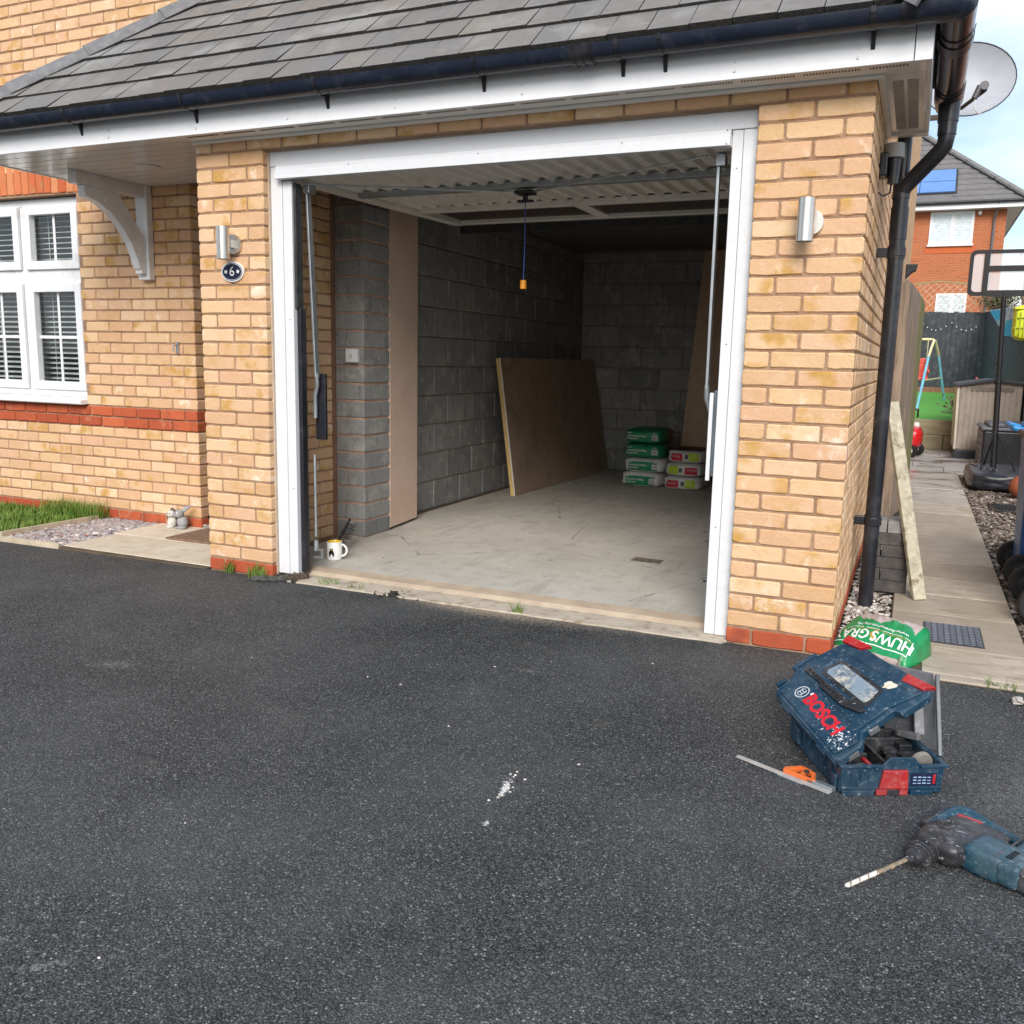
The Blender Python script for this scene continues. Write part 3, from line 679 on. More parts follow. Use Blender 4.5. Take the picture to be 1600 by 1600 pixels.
# downpipe
dp = thing('downpipe', 'black round downpipe with angled offset beside the right hand brick wall', 'downpipe', (3.455, 1.0, 0))
PX, PY = 3.456, 1.0
q = MB(); q.tube([(PX, PY, -.06), (PX, PY, 1.66), (PX, PY, 2.1)], .037, 20); q.build('pipe', BLACKP, dp, smooth=True)
q = MB(); q.tube([(PX - .005, PY + .02, 2.12), (PX - .005, PY + .02, 5.4)], .034, 16); q.build('pipe', BLACKP, dp, smooth=True)
q = MB(); q.tube([(3.63, .91, 2.36), (3.63, .91, 2.27), (3.625, .913, 2.235), (3.60, .925, 2.205), (3.47, .99, 2.075), (PX, PY, 2.04)], .037, 20); q.build('offset_bend', BLACKP, dp, smooth=True)
for za, zb, rr_ in ((1.83, 1.98, .041), (2.02, 2.12, .040), (.42, .47, .042), (1.74, 1.80, .041)): q = MB(); q.tube([(PX, PY, za), (PX, PY, zb)], rr_, 20); q.build('pipe_collar', BLACKP, dp, smooth=True)
q = MB(); q.tube([(3.63, .91, 2.28), (3.63, .91, 2.36)], .041, 20); q.build('pipe_collar', BLACKP, dp, smooth=True)
for zz in (.44, 1.77):
    q = MB(); q.box(3.367, PX - .03, PY - .018, PY + .018, zz - .022, zz + .022); q.tube([(PX, PY, zz - .02), (PX, PY, zz + .02)], .044, 20); q.build('pipe_clip', BLACKP, dp, bevel=.003)

# ------------------------------------------------------------------ gallows bracket
gb = thing('gallows_bracket', 'white curved gallows bracket on brick wall holding up the canopy soffit', 'bracket', (-1.26, .9, 1.7))
q = MB(); q.box(-1.315, -1.215, .845, .899, 1.70, 2.315); q.build('wall_plate', UPVC, gb, bevel=.006)
q = MB(); q.box(-1.30, -1.23, .30, .845, 2.235, 2.314); q.build('top_arm', UPVC, gb, bevel=.005)
q = MB(); po, pi_ = [], []
for k in range(13):
    a = R(90 * k / 12)
    po.append((.36 + .48 * math.sin(a) * 1.0, 1.80 + .435 * math.cos(a) ** .9)); 
outer = [(.36, 2.235), (.37, 2.17), (.46, 2.15), (.56, 2.10), (.65, 2.02), (.72, 1.93), (.765, 1.83), (.785, 1.77), (.80, 1.76), (.80, 1.735), (.845, 1.735), (.845, 1.97), (.80, 2.02), (.70, 2.15), (.62, 2.235)]
q.prism(outer, -1.295, -1.235, 'x'); q.build('curved_brace', UPVC, gb, bevel=.005)
q = MB()
for (yy, zz) in ((.80, 2.275), (.72, 2.275), (.64, 2.275), (.56, 2.275), (.48, 2.275), (.40, 2.275), (.53, 2.17), (.80, 1.90)): q.tube([(-1.235, yy, zz), (-1.228, yy, zz)], .010, 10)
q.build('screw_cap', PLASTW, gb, kind='stuff')
q = MB(); q.lathe([(0, 0), (.07, 0), (.075, .006)], 28, (-.72, .38, 2.306)); q.build('light_base', SOFF, house)

# ------------------------------------------------------------------ window
win = MB(); fy = .955
wo = []
def fr(x0, x1, z0, z1, t_, y0, y1, parent, name, mat=UPVC):
    b_ = MB(); b_.box(x0, x0 + t_, y0, y1, z0, z1); b_.box(x1 - t_, x1, y0, y1, z0, z1); b_.box(x0 + t_, x1 - t_, y0, y1, z1 - t_, z1); b_.box(x0 + t_, x1 - t_, y0, y1, z0, z0 + t_)
    return b_.build(name, mat, parent, bevel=.005)
wroot = fr(WX0, WX1 - .003, .875, 2.30, .05, .965, 1.03, house, 'window')
q = MB(); q.box(-2.585, -2.535, .967, 1.03, .925, 2.25); q.box(WX0 + .05, -2.586, .967, 1.03, 1.70, 1.80); q.box(-2.534, WX1 - .053, .967, 1.03, 1.70, 1.80); q.build('transom', UPVC, wroot, bevel=.004)
q = MB(); q.box(WX0, WX1 - .003, .975, 1.03, 2.30, 2.34); q.build('head_shade_strip', plain('head_shade_grey', (.25, .27, .27), .5), wroot)  # grey strip stands for the shadow between arch and window frame
for x0, x1 in ((-3.14, -2.59), (-2.53, -1.985)):
    for z0, z1 in ((.925, 1.70), (1.80, 2.25)):
        fr(x0, x1, z0, z1, .062, .945, 1.0, wroot, 'sash'); a0, a1, b0, b1 = x0 + .062, x1 - .062, z0 + .062, z1 - .062
        q = MB(); q.box(a0, a1, .988, .992, b0, b1); q.build('pane', GLASS, wroot)
        q = MB(); xm = (a0 + a1) / 2; q.box(xm - .011, xm + .011, .982, .987, b0, b1)
        if z1 < 1.75: zm = (b0 + b1) / 2; q.box(a0, xm - .011, .982, .987, zm - .011, zm + .011); q.box(xm + .011, a1, .982, .987, zm - .011, zm + .011)
        q.build('glazing_bar', UPVC, wroot)
q = MB(); q.prism([(.965, .875), (.83, .862), (.83, .835), (.84, .828), (.965, .835)], WX0, WX1 + .015, 'x'); q.build('sill', UPVC, house, bevel=.003)
blind = thing('venetian_blind', 'pale slatted venetian blind hanging behind the white window', 'blind', (-2.5, 1.10, .95))
for k in range(34):
    z = .96 + k * .0385; q = MB(); q.prism([(1.075, z), (1.115, z + .012), (1.115, z + .0145), (1.075, z + .0025)], -3.15, -1.97, 'x'); q.build('slat', PLASTW, blind)
q = MB()
for xx in (-3.0, -2.7, -2.42, -2.12): q.tube([(xx, 1.07, .95), (xx, 1.07, 2.27)], .002, 5)
q.build('ladder_cord', PLASTW, blind)
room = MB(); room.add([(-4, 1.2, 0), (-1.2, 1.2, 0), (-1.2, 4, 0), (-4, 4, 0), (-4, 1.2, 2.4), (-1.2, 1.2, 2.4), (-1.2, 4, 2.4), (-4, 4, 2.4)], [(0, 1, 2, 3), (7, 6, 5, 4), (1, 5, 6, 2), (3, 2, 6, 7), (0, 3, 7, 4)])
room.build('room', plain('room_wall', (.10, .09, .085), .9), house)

# ------------------------------------------------------------------ lights, plaque and wall bits
def walllight(x, z, label):
    t_ = thing('wall_light', label, 'wall light', (x, 0, z), 'steel wall lights either side of the garage')
    q = MB(); q.tube([(x + .012, -.001, z), (x + .012, -.02, z)], .05, 24); q.build('back_plate', STEEL, t_, smooth=True)
    q = MB(); q.box(x - .008, x + .022, -.05, -.02, z - .02, z + .02); q.build('arm', STEEL, t_)
    q = MB(); q.tube([(x, -.08, z - .082), (x, -.08, z + .082)], .033, 24, caps=False); q.tube([(x, -.08, z + .055), (x, -.08, z + .057)], .0338, 24, caps=False); q.tube([(x, -.08, z - .057), (x, -.08, z - .055)], .0338, 24, caps=False); q.build('tube', STEEL, t_, smooth=True)
    q = MB(); q.tube([(x, -.08, z - .078), (x, -.08, z - .074)], .032, 24); q.tube([(x, -.08, z + .074), (x, -.08, z + .078)], .032, 24); q.build('lens', plain('lamp_lens', (.5, .5, .48), .1), t_, smooth=True)
walllight(.236, 1.785, 'steel cylinder wall light above the oval number plaque'); walllight(3.147, 1.782, 'steel cylinder wall light alone on the wide right hand pier')
pq = thing('number_plaque', 'small oval navy plaque with white number 6 on left pier', 'plaque', (.233, 0, 1.645))
def oval(a, b, y0, y1, mat, name, n=36):
    q = MB(); q.prism([(.233 + a * math.cos(2 * math.pi * k / n), 1.645 + b * math.sin(2 * math.pi * k / n)) for k in range(n)], y0, y1, 'y'); return q.build(name, mat, pq)
oval(.0745, .052, -.012, -.003, PLASTW, 'rim'); oval(.068, .046, -.0135, -.012, plain('navy_enamel', (.012, .018, .045), .25), 'face'); oval(.0645, .0425, -.0142, -.0135, PLASTW, 'inner_ring'); oval(.0625, .0405, -.015, -.0142, MATS['navy_enamel'], 'field')
FR_ = lambda x, y, z: frame((x, y, z), (1, 0, 0), (0, 0, 1), (0, -1, 0))
text('6', .072, PLASTW, pq, FR_(.233, -.0155, 1.645), 'numeral', bold=-.0004)
for xx in (.193, .273):
    q = MB()
    for k in range(5): a = 2 * math.pi * k / 5; q.tube([(xx + .0055 * math.cos(a), -.0152, 1.645 + .0055 * math.sin(a)), (xx + .0055 * math.cos(a), -.0162, 1.645 + .0055 * math.sin(a))], .0042, 8)
    q.build('rosette', PLASTW, pq)
hk = thing('wall_hook', 'small grey metal latch hook on the shaded brick wall beside the porch corner', 'hook', (-1.02, .9, 1.25))
q = MB(); q.box(-1.045, -1.025, .885, .898, 1.21, 1.29); q.tube([(-1.035, .885, 1.27), (-1.035, .85, 1.26), (-1.035, .85, 1.225)], .006, 8); q.build('hook', GALV, hk, bevel=.002)
fl = thing('sensor_light', 'black security sensor light with grey cap on side wall under the soffit', 'sensor light', (3.37, .95, 2.15))
q = MB(); q.box(3.367, 3.40, .60, .70, 2.06, 2.16); q.build('body', BLACKP, fl, bevel=.006)
q = MB(); q.tube([(3.425, .65, 2.03), (3.425, .65, 2.14)], [.022, .03], 14); q.build('lens_hood', BLACKP, fl, smooth=True)
q = MB(); q.tube([(3.42, .65, 2.14), (3.42, .65, 2.20)], [.046, .044], 18); q.build('cap', plain('grey_cap', (.30, .29, .27), .6), fl, smooth=True)
q = MB(); q.tube([(3.42, .66, 2.03), (3.415, .70, 2.0), (3.39, .68, 1.985), (3.372, .62, 1.99)], .004, 8); q.build('cable', BLACKP, fl, smooth=True)
cm = thing('overflow_spout', 'black horn shaped outlet sticking out of the far side wall above the gate', 'vent', (3.37, 8.8, 2.4))
q = MB(); q.prism([(3.366, 2.32), (3.366, 2.50), (3.50, 2.50), (3.485, 2.42), (3.44, 2.40), (3.40, 2.36)], 8.7, 8.85, 'y'); q.build('spout', BLACKP, cm, bevel=.01)

# ------------------------------------------------------------------ garage door frame and door
df = thing('door_frame', 'white garage door frame with wide head and two side posts', 'door frame', (1.68, .06, 0))
q = MB(); q.box(.445, .515, .055, .11, .02, 2.172); q.box(.517, .572, .058, .11, .02, 2.10); q.build('post', FRAME, df, bevel=.0025)
q = MB(); q.box(2.862, 2.921, .055, .11, .01, 2.172); q.box(2.815, 2.86, .058, .11, .01, 2.172); q.build('post', FRAME, df, bevel=.0025)
q = MB(); q.box(.445, 2.921, .052, .11, 2.174, 2.246); q.build('head', FRAME, df, bevel=.003)
q = MB()
for xx, zz, yy in ((.95, 2.148, .018), (1.66, 2.150, .018), (2.35, 2.148, .018), (2.80, 2.165, .022), (2.80, 2.11, .012), (.55, .5, .058), (.55, 1.4, .058), (2.84, .5, .058), (2.84, 1.3, .058), (2.84, 2.02, .058)): q.tube([(xx, yy, zz), (xx, yy - .0015, zz)], .0028, 8)
q.build('screw_holes', DARKM, df, kind='stuff')
q = MB(); q.box(.43, .445, .04, .09, 0, 2.25); q.box(2.921, 2.93, .04, .09, 0, 2.25); q.box(.43, 2.93, .045, .09, 2.247, 2.252); q.build('sealant', plain('cream_sealant', (.55, .45, .35), .8), df)
gd = thing('garage_door', 'white up and over garage door swung up flat under the ceiling', 'garage door', (1.66, 0, 2.1))
dx0, dx1 = .50, 2.815
def dz(y): return 2.098 + .022 * y
q = MB(); q.box(dx0, dx1, .012, .05, 2.104, 2.140); q.box(dx0, dx1, .018, .05, 2.1402, 2.158); q.box(dx0, dx1, .022, .05, 2.158, 2.168); q.build('bottom_rail', FRAME, gd, bevel=.002)
q = MB(); q.add([(dx0 + .05, .05, dz(0) + .05), (dx1 - .05, .05, dz(0) + .05), (dx1 - .05, 2.02, dz(2) + .05), (dx0 + .05, 2.02, dz(2) + .05)], [(0, 1, 2, 3)]); q.build('skin', DOORM, gd)
q = MB(); x = dx0 + .07
while x < dx1 - .06:
    q.T = Matrix.Identity(4); q.add([(x, .05, dz(.05) + .049), (x + .016, .05, dz(.05) + .028), (x + .034, .05, dz(.05) + .028), (x + .05, .05, dz(.05) + .049),
        (x, 1.36, dz(1.36) + .049), (x + .016, 1.36, dz(1.36) + .028), (x + .034, 1.36, dz(1.36) + .028), (x + .05, 1.36, dz(1.36) + .049)], [(0, 1, 5, 4), (1, 2, 6, 5), (2, 3, 7, 6)]); x += .0985
q.build('ribs', DOORM, gd)
for x0 in (dx0, dx1 - .075):
    q = MB(); q.bar((x0 + .037, .05, dz(.05) + .03), (x0 + .037, 2.02, dz(2.02) + .03), .075, .05); q.build('side_rail', DOORM, gd, bevel=.003)
q = MB(); q.bar((dx0 + .06, .70, dz(.7) + .02), (dx1 - .04, .70, dz(.7) + .02), .06, .03); q.build('cross_brace', GALV, gd, bevel=.003)
for yy, wd in ((1.40, .075), (2.0, .06)): q = MB(); q.bar((dx0 + .076, yy, dz(yy) + .025), (dx1 - .076, yy, dz(yy) + .025), wd, .03); q.build('cross_rail', DOORM, gd, bevel=.003)
q = MB(); q.bar((1.62, 1.44, dz(1.7) + .03), (1.62, 1.97, dz(1.7) + .035), .09, .02); q.build('centre_rail', DOORM, gd, bevel=.003)
q = MB(); q.box(dx0 + .076, 1.57, 1.44, 1.97, dz(1.7) + .04, dz(1.7) + .047); q.build('dark_panel', plain('brown_panel', (.05, .035, .03), .5), gd)
q = MB(); q.box(1.67, dx1 - .076, 1.44, 1.97, dz(1.7) + .04, dz(1.7) + .047); q.build('dark_panel', MATS['brown_panel'], gd)
q = MB(); q.bar((dx0, 2.12, 2.13), (dx1, 2.12, 2.13), .04, .05); q.build('back_beam', DARKM, gd)
q = MB(); q.box(1.56, 1.66, .66, .74, 2.085, 2.105); q.tube([(1.61, .70, 2.085), (1.61, .70, 2.055)], .014, 12); q.box(1.565, 1.655, .685, .715, 2.045, 2.058); q.build('lock_handle', BLACKP, gd, bevel=.004)
q = MB(); q.tube([(1.66, .70, 2.10), (2.70, .12, 2.093)], .005, 8); q.tube([(1.56, .70, 2.10), (.60, .12, 2.093)], .005, 8); q.build('lock_rod', GALV, gd, smooth=True)
for xx, sg in ((.60, 1), (2.745, -1)):
    arm = MB(); arm.bar((xx, .16, 2.09), (xx + .035 * sg if sg > 0 else xx, .17, 1.10), .012, .036, (0, 1, 0)); arm.build('lift_arm', GALV, gd, bevel=.002)
    arm = MB(); xb = xx + (.035 if sg > 0 else 0); arm.tube([(xb, .165, 1.12), (xb, .17, 1.06), (xb - .022 * sg, .18, 1.0), (xb - .022 * sg, .18, .88)], .012, 10); arm.build('lift_arm', GALV, gd, smooth=True)
    q = MB(); q.box(xx - .01, xx + .03, .13, .19, 2.05, 2.10); q.build('arm_bracket', GALV, gd, bevel=.003)
q = MB(); q.box(.574, .598, .085, .13, .03, 1.46); q.build('spring_cover', BLACKP, df, bevel=.003)
q = MB(); q.box(.574, .590, .07, .12, 1.46, 2.09); q.build('post_edge', DARKM, df)
q = MB(); q.box(.60, .665, .20, .22, .76, 1.12); q.build('spring_cover', BLACKP, df, bevel=.003)
q = MB(); q.tube([(.612, .17, .68), (.612, .17, .22)], .0075, 8); q.tube([(.612, .17, .20), (.612, .17, .14)], .012, 8); q.box(.60, .65, .16, .175, .10, .11); q.box(.60, .65, .16, .175, .145, .155); q.box(.65, .656, .16, .175, .10, .155); q.build('spring_rod', GALV, df)
q = MB(); q.box(2.792, 2.812, .10, .17, .72, 1.10); q.build('spring_cover', plain('blue_grey_metal', (.16, .20, .22), .4, .4), df, bevel=.003)
q = MB(); q.box(2.772, 2.790, .10, .125, .70, 1.09); q.build('white_cover', FRAME, df, bevel=.003)
cd = thing('pull_cord', 'blue release cord with orange toggle hanging from the raised door', 'cord', (1.61, .70, 2.0))
CORDB = plain('blue_cord', (.03, .09, .35), .6)
q = MB(); q.tube([(1.61, .70, 2.05), (1.612, .70, 1.85), (1.608, .70, 1.64)], .0028, 8); q.build('cord', CORDB, cd, smooth=True)
q = MB(); q.tube([(1.608, .70, 1.595), (1.608, .70, 1.642)], [.018, .0165], 14); q.build('toggle', plain('orange_plastic', (.85, .33, .015), .35), cd, bevel=.003)

# ------------------------------------------------------------------ ground setting
g = MB(); N = 1; g.add([(-300, -300, -.06), (300, -300, -.06), (300, 400, -.06), (-300, 400, -.06)], [(0, 1, 2, 3)]); struct(g.build('ground', plain('far_ground', (.10, .11, .07), .95, 0, (.13, .12, .09), 2)))
# asphalt drive with slightly ragged upper edge
r2 = random.Random(3); pts = [(-12, -14), (14, -14), (14, -.13), (4.3, -.13), (3.75, -.095), (3.52, -.055), (3.42, -.02)]
x = 3.37
while x > -.02:
    if x > 2.93: y = -.004
    elif x > .47: y = .018 + .012 * mnoise.noise(Vector((x * 6, 0, 0))) + .05 * max(0, mnoise.noise(Vector((x * 1.7, 4, 0)))) - .03 * (1.9 < x < 2.4)
    else: y = -.004
    pts.append((x, y)); x -= .04
pts += [(-.02, -.012), (-1.7, -.05), (-12, -.3)]
g = MB(); g.prism(pts, -.05, 0.0, 'z'); struct(g.build('driveway', ASPH))
# garage floor slab + sill
g = MB(); g.box(.19, 3.19, .25, 5.76, -.05, .03); struct(g.build('garage_floor', FLOOR))
SILLM = plain('sill_concrete', (.52, .46, .37), .85, 0, (.42, .36, .28), 9, .5, 60, dirt=((.26, .19, .13), 14, .8))
g = MB(); sp = [(.44, .28), (.44, -.0)]
x = .46
while x < 2.93: sp.append((x, -.035 + .012 * mnoise.noise(Vector((x * 9, 2, 0))) )); x += .05
sp += [(2.93, 0), (2.93, .28)]; g.prism(sp, -.05, .008, 'z'); struct(g.build('door_sill', SILLM))
g = MB(); g.prism([(.13, .008), (.16, .024), (.25, .0305), (.25, -.02), (.13, -.02)], .445, 2.92, 'x'); struct(g.build('door_sill', plain('sill_lip', (.50, .40, .29), .85, 0, (.40, .31, .23), 9, .5, 60)))
# floor access cover recess
q = MB(); rb = random.Random(55)
for i in range(70):
    x, y = rb.uniform(.5, 2.9), rb.uniform(.35, 4.5); a = rb.uniform(0, 3.1); l_ = rb.uniform(.002, .009)
    q.bar((x, y, .0325), (x + math.cos(a) * l_, y + math.sin(a) * l_, .0325), rb.uniform(.002, .006), .002, rv=rb.uniform(.02, 1))
o = q.build('floor_debris', stone_m('floor_bits', [(0, (.08, .06, .04)), (.5, (.3, .25, .2)), (.8, (.75, .72, .66)), (1, (.8, .78, .7))]), kind='stuff'); o['label'] = 'small crumbs and plaster chips scattered on garage floor'
cv = thing('floor_recess', 'small rectangular hole in the garage floor with paler rim', 'floor recess', (2.2, 1.33, .03))
q = MB(); q.box(2.115, 2.29, 1.27, 1.385, .0302, .0315); q.build('hole', plain('hole_dark', (.10, .08, .06), .95, 0, (.2, .16, .12), 30), cv)  # dark brown plate on the floor surface, in place of a sunk hole
q = MB(); q.box(2.11, 2.295, 1.385, 1.40, .0302, .034); q.box(2.10, 2.114, 1.27, 1.385, .0302, .033); q.build('rim', plain('pale_rim', (.42, .38, .31), .8), cv)
# front path (cream paving) at the left
fp = MB(); fp.box(-1.2, -.012, -.012, .02, -.04, .006); fp.box(-1.2, -.012, .0201, .90, -.04, .0075); path = struct(fp.build('front_path', JOINT))
for (a, b, c, d) in ((-1.2, -.62, .024, .46), (-.615, -.012, .024, .46), (-1.25, -.62, .466, .895), (-.615, -.012, .466, .895), (-.885, -.012, .90, 2.45)):
    q = MB(); q.box(a, b, c, d, -.04, .012); q.build('paving_slab', PAVE, path, bevel=.003)
ed = thing('path_edging', 'thin pale timber edging between grass and slate chips', 'edging', (-1.78, .4, 0))
q = MB(); q.bar((-1.80, .05, .005), (-1.775, .80, .005), .02, .06); q.bar((-1.80, -.02, .0), (-1.2, .0, .0), .02, .05); q.build('edging_board', plain('pale_timber', (.55, .46, .33), .8, 0, (.42, .35, .25), 12), ed)
g = MB(); g.box(-4.5, -1.25, -.2, .92, -.06, -.015); struct(g.build('soil_bed', SOIL))
def stones(name, label_kind, area, n, size, mat, z, flat=.45, seed=1, inside=None):
    rr_ = random.Random(seed); mb = MB(); protos = []
    for i in range(n):
        x = rr_.uniform(area[0], area[1]); y = rr_.uniform(area[2], area[3])
        if inside and not inside(x, y): continue
        s_ = size * rr_.uniform(.5, 1.35); v8 = []
        rz = rr_.uniform(0, 6.3); tilt = rr_.uniform(-.4, .4); M3 = Matrix.Rotation(rz, 3, 'Z') @ Matrix.Rotation(tilt, 3, 'X')
        for a in range(5):
            an = 2 * math.pi * a / 5 + rr_.uniform(-.4, .4); v8.append(M3 @ Vector((s_ * math.cos(an) * rr_.uniform(.7, 1.2), s_ * .75 * math.sin(an), rr_.uniform(-.2, .2) * s_ * flat)))
        top = M3 @ Vector((rr_.uniform(-.2, .2) * s_, 0, s_ * flat)); bot = M3 @ Vector((0, 0, -s_ * flat)); P_ = Vector((x, y, z + rr_.uniform(-.3, .5) * s_ * flat))
        vs = [tuple(P_ + q_) for q_ in v8] + [tuple(P_ + top), tuple(P_ + bot)]
        mb.add(vs, [(a, (a + 1) % 5, 5) for a in range(5)] + [((a + 1) % 5, a, 6) for a in range(5)], rr_.uniform(.01, 1))
    o = mb.build(name, mat, kind='stuff'); o['label'] = label_kind; o['category'] = 'gravel'; return o
stones('slate_chips', 'grey and plum slate chips filling the bed by the cream path', (-1.79, -1.2, .0, .90), 1500, .028, SLATE, -.004, .4, 1, lambda x, y: not (y < .03 and x < -1.7))
stones('slate_chips', 'few slate pieces at the foot of the porch wall', (-.88, -.80, .90, 1.2), 60, .02, SLATE, .02, .4, 6)
q = MB()
for i in range(420): pass
gm = MB(); rr_ = random.Random(5)
def blades(mb, area, n, h, rr_, lean=.5, w_=.004, clip_=None):
    for i in range(n):
        x = rr_.uniform(area[0], area[1]); y = rr_.uniform(area[2], area[3])
        if clip_ and not clip_(x, y): continue
        hh = h * rr_.uniform(.45, 1.25); a = rr_.uniform(0, 6.28); l_ = rr_.uniform(0, lean) * hh; dx, dy = math.cos(a), math.sin(a); px, py = -dy * w_, dx * w_
        z0 = area[4]
        mb.add([(x - px, y - py, z0), (x + px, y + py, z0), (x + dx * l_ * .4 + px * .7, y + dy * l_ * .4 + py * .7, z0 + hh * .6), (x + dx * l_ * .4 - px * .7, y + dy * l_ * .4 - py * .7, z0 + hh * .6), (x + dx * l_, y + dy * l_, z0 + hh)], [(0, 1, 2, 3), (3, 2, 4)], rr_.uniform(.02, 1))
blades(gm, (-3.2, -1.82, -.02, .895, -.02), 9000, .065, rr_, .7)
blades(gm, (-2.3, -1.75, .72, .89, -.02), 900, .14, rr_, .6, .003)
setp(gm.build('grass', GRASS, kind='stuff'), 'green lawn grass in front of the window wall', 'grass')
def tuft(x, y, z, n, h, label, r_=.03, lean=.9):
    mb = MB(); rr2 = random.Random(int(x * 1000) + 5); blades(mb, (x - r_, x + r_, y - r_ * .6, y + r_ * .6, z), n, h, rr2, lean, .0022)
    return mb.build('grass_tuft', GRASS, label=label, cat='weed', group='weeds growing along the wall foot')
tuft(.155, -.02, 0, 45, .09, 'thin tuft of weeds at the foot of left pier, left of its red bricks'); tuft(.36, -.03, 0, 110, .075, 'thick green grass tuft at the right end of left pier', .05)
tuft(.80, .02, .005, 30, .030, 'low green weeds in the joint in front of the white mug', .06, 1.8); tuft(.98, .0, .005, 20, .035, 'small weed right of the low weeds on the garage sill', .04); tuft(1.93, -.02, .005, 30, .05, 'lone grass sprig at the middle of the garage sill edge', .025); tuft(4.0, -.10, 0, 50, .035, 'small weeds at the front edge of the side path', .05, 1.5)

# side path of buff slabs, patio, gravel
pa = MB(); pa.box(3.585, 4.14, -.118, 8.0, -.05, .0025); spath = struct(pa.build('side_path', JOINT))
q = MB(); q.box(3.72, 4.145, -.112, -.048, -.03, .010); q.build('paving_slab', SLAB, spath, bevel=.003)
yb = [-.044, .33, .93, 1.36, 1.80, 2.27, 2.78, 3.30, 3.85, 4.45, 5.05, 5.62, 6.2, 6.8, 7.4, 7.95]
for i in range(len(yb) - 1):
    x0 = 3.72 if i == 0 else 3.59
    q = MB(); q.box(x0, 4.14, yb[i] + .009, yb[i + 1] - .009, -.03, .006 + rnd.uniform(0, .005)); q.build('paving_slab', SLABW if yb[i] > 4.6 else SLAB, spath, bevel=.004)
pt = MB(); pt.box(3.2, 6.5, 8.001, 11.2, -.05, .0005); pat = struct(pt.build('patio', JOINT))
yy = 7.97; r_i = 0
while yy < 11.1:
    x = 3.2 - (.35 if r_i % 2 else 0)
    while x < 6.4: q = MB(); q.box(x + .004, x + .796, yy + .004, yy + .556, -.03, .004); q.build('paving_slab', PATIO, pat, bevel=.004); x += .8
    yy += .56; r_i += 1
g = MB(); g.box(3.37, 3.588, -.0, 12.0, -.05, -.02); g.box(4.142, 9, -.12, 7.96, -.05, -.02); struct(g.build('gravel_bed', SOIL))
stones('gravel', 'pale gravel strip between the brick side wall and path', (3.375, 3.58, .02, 3.2), 1500, .016, GRAVW, -.012, .5, 2)
stones('gravel', 'brown gravel beside the path under the bins', (4.15, 5.3, -.1, 7.9), 9000, .021, GRAVB, -.012, .5, 3)

# manhole
mh = thing('manhole_cover', 'grey chequer plate manhole cover set in the side path', 'manhole cover', (3.85, .57, 0))
q = MB(); q.box(3.73, 3.975, .40, .745, .005, .0135); q.build('frame', DARKM, mh)
CHEQ = plain('chequer_plate', (.34, .36, .40), .35, .6, (.28, .30, .34), 30)
q = MB(); q.box(3.736, 3.969, .406, .739, .0135, .0145); q.build('plate', plain('plate_dark', (.05, .055, .07), .5, .3), mh)
q = MB(); n_ = 0
for i in range(12):
    for k in range(9):
        x = 3.75 + k * .0258; y = .42 + i * .0278; a = R(42 if k % 2 else -42); dx, dy = math.cos(a) * .0125, math.sin(a) * .0125
        q.bar((x - dx, y - dy, .0155), (x + dx, y + dy, .0155), .0070, .002)
q.build('tread_pattern', CHEQ, mh, kind='stuff')

# ------------------------------------------------------------------ more helpers
def rbox(mb, c, h, k=6, n=8, seed=None, amp=0.0, rv=None):
    """rounded box (superquadric); returns list of (side, u, v) per face"""
    info = []
    for si, (ax, sg) in enumerate(((0, 1), (0, -1), (1, 1), (1, -1), (2, 1), (2, -1))):
        vs = []
        for i in range(n + 1):
            for j in range(n + 1):
                a = math.tan((i / n * 2 - 1) * .785) ; b = math.tan((j / n * 2 - 1) * .785)
                p = [0, 0, 0]; p[ax] = sg; p[(ax + 1) % 3] = a; p[(ax + 2) % 3] = b
                s_ = sum(abs(q_) ** k for q_ in p) ** (1 / k); p = [q_ / s_ for q_ in p]
                if amp: d = 1 + amp * mnoise.noise(Vector(p) * 2.3 + Vector((seed or 0, 0, 0))); p = [q_ * d for q_ in p]
                vs.append((c[0] + p[0] * h[0], c[1] + p[1] * h[1], c[2] + p[2] * h[2]))
        fs = []
        for i in range(n):
            for j in range(n):
                a = i * (n + 1) + j; f = (a, a + n + 1, a + n + 2, a + 1); fs.append(f if sg > 0 else f[::-1]); info.append((si, ((i + .5) / n), ((j + .5) / n)))
        mb.add(vs, fs, rv)
    return info
def setmats(o, mats, idx):
    for m in mats: o.data.materials.append(m)
    for p, i in zip(o.data.polygons, idx): p.material_index = i

# ------------------------------------------------------------------ objects in the garage
bd = thing('insulated_board', 'large brown foam backed board leaning on the left blockwork wall', 'board', (.4, 4.3, .03))
def lean(x0, z0, x1, z1, y0, y1, t_):   # slab with face line (x0,z0)->(x1,z1), thickness towards -x
    d = Vector((x1 - x0, 0, z1 - z0)).normalized(); nx = Vector((-d.z, 0, d.x)) * t_
    return [(x0, z0), (x1, z1), (x1 + nx.x, z1 + nx.z), (x0 + nx.x, z0 + nx.z)]
q = MB()
def leanbox(q, off0, off1, ya, yb_):
    vs = []
    for yb2, xb, xt in ((ya, .455, .285), (yb_, .545, .33)):
        d = Vector((xt - xb, 0, 1.19)).normalized(); nx = Vector((-d.z, 0, d.x))
        for (bx, bz) in ((xb, .032), (xt, 1.232)):
            for o_ in (off0, off1): vs.append((bx + nx.x * o_, yb2, bz + nx.z * o_))
    q.add(vs, [(0, 2, 3, 1), (4, 5, 7, 6), (0, 4, 6, 2), (1, 3, 7, 5), (2, 6, 7, 3), (0, 1, 5, 4)])
leanbox(q, 0, .002, 3.31, 5.68); q.build('paper_face', BROWNB, bd)
q = MB(); leanbox(q, .0021, .012, 3.312, 5.68); q.build('plasterboard', WHITE, bd)
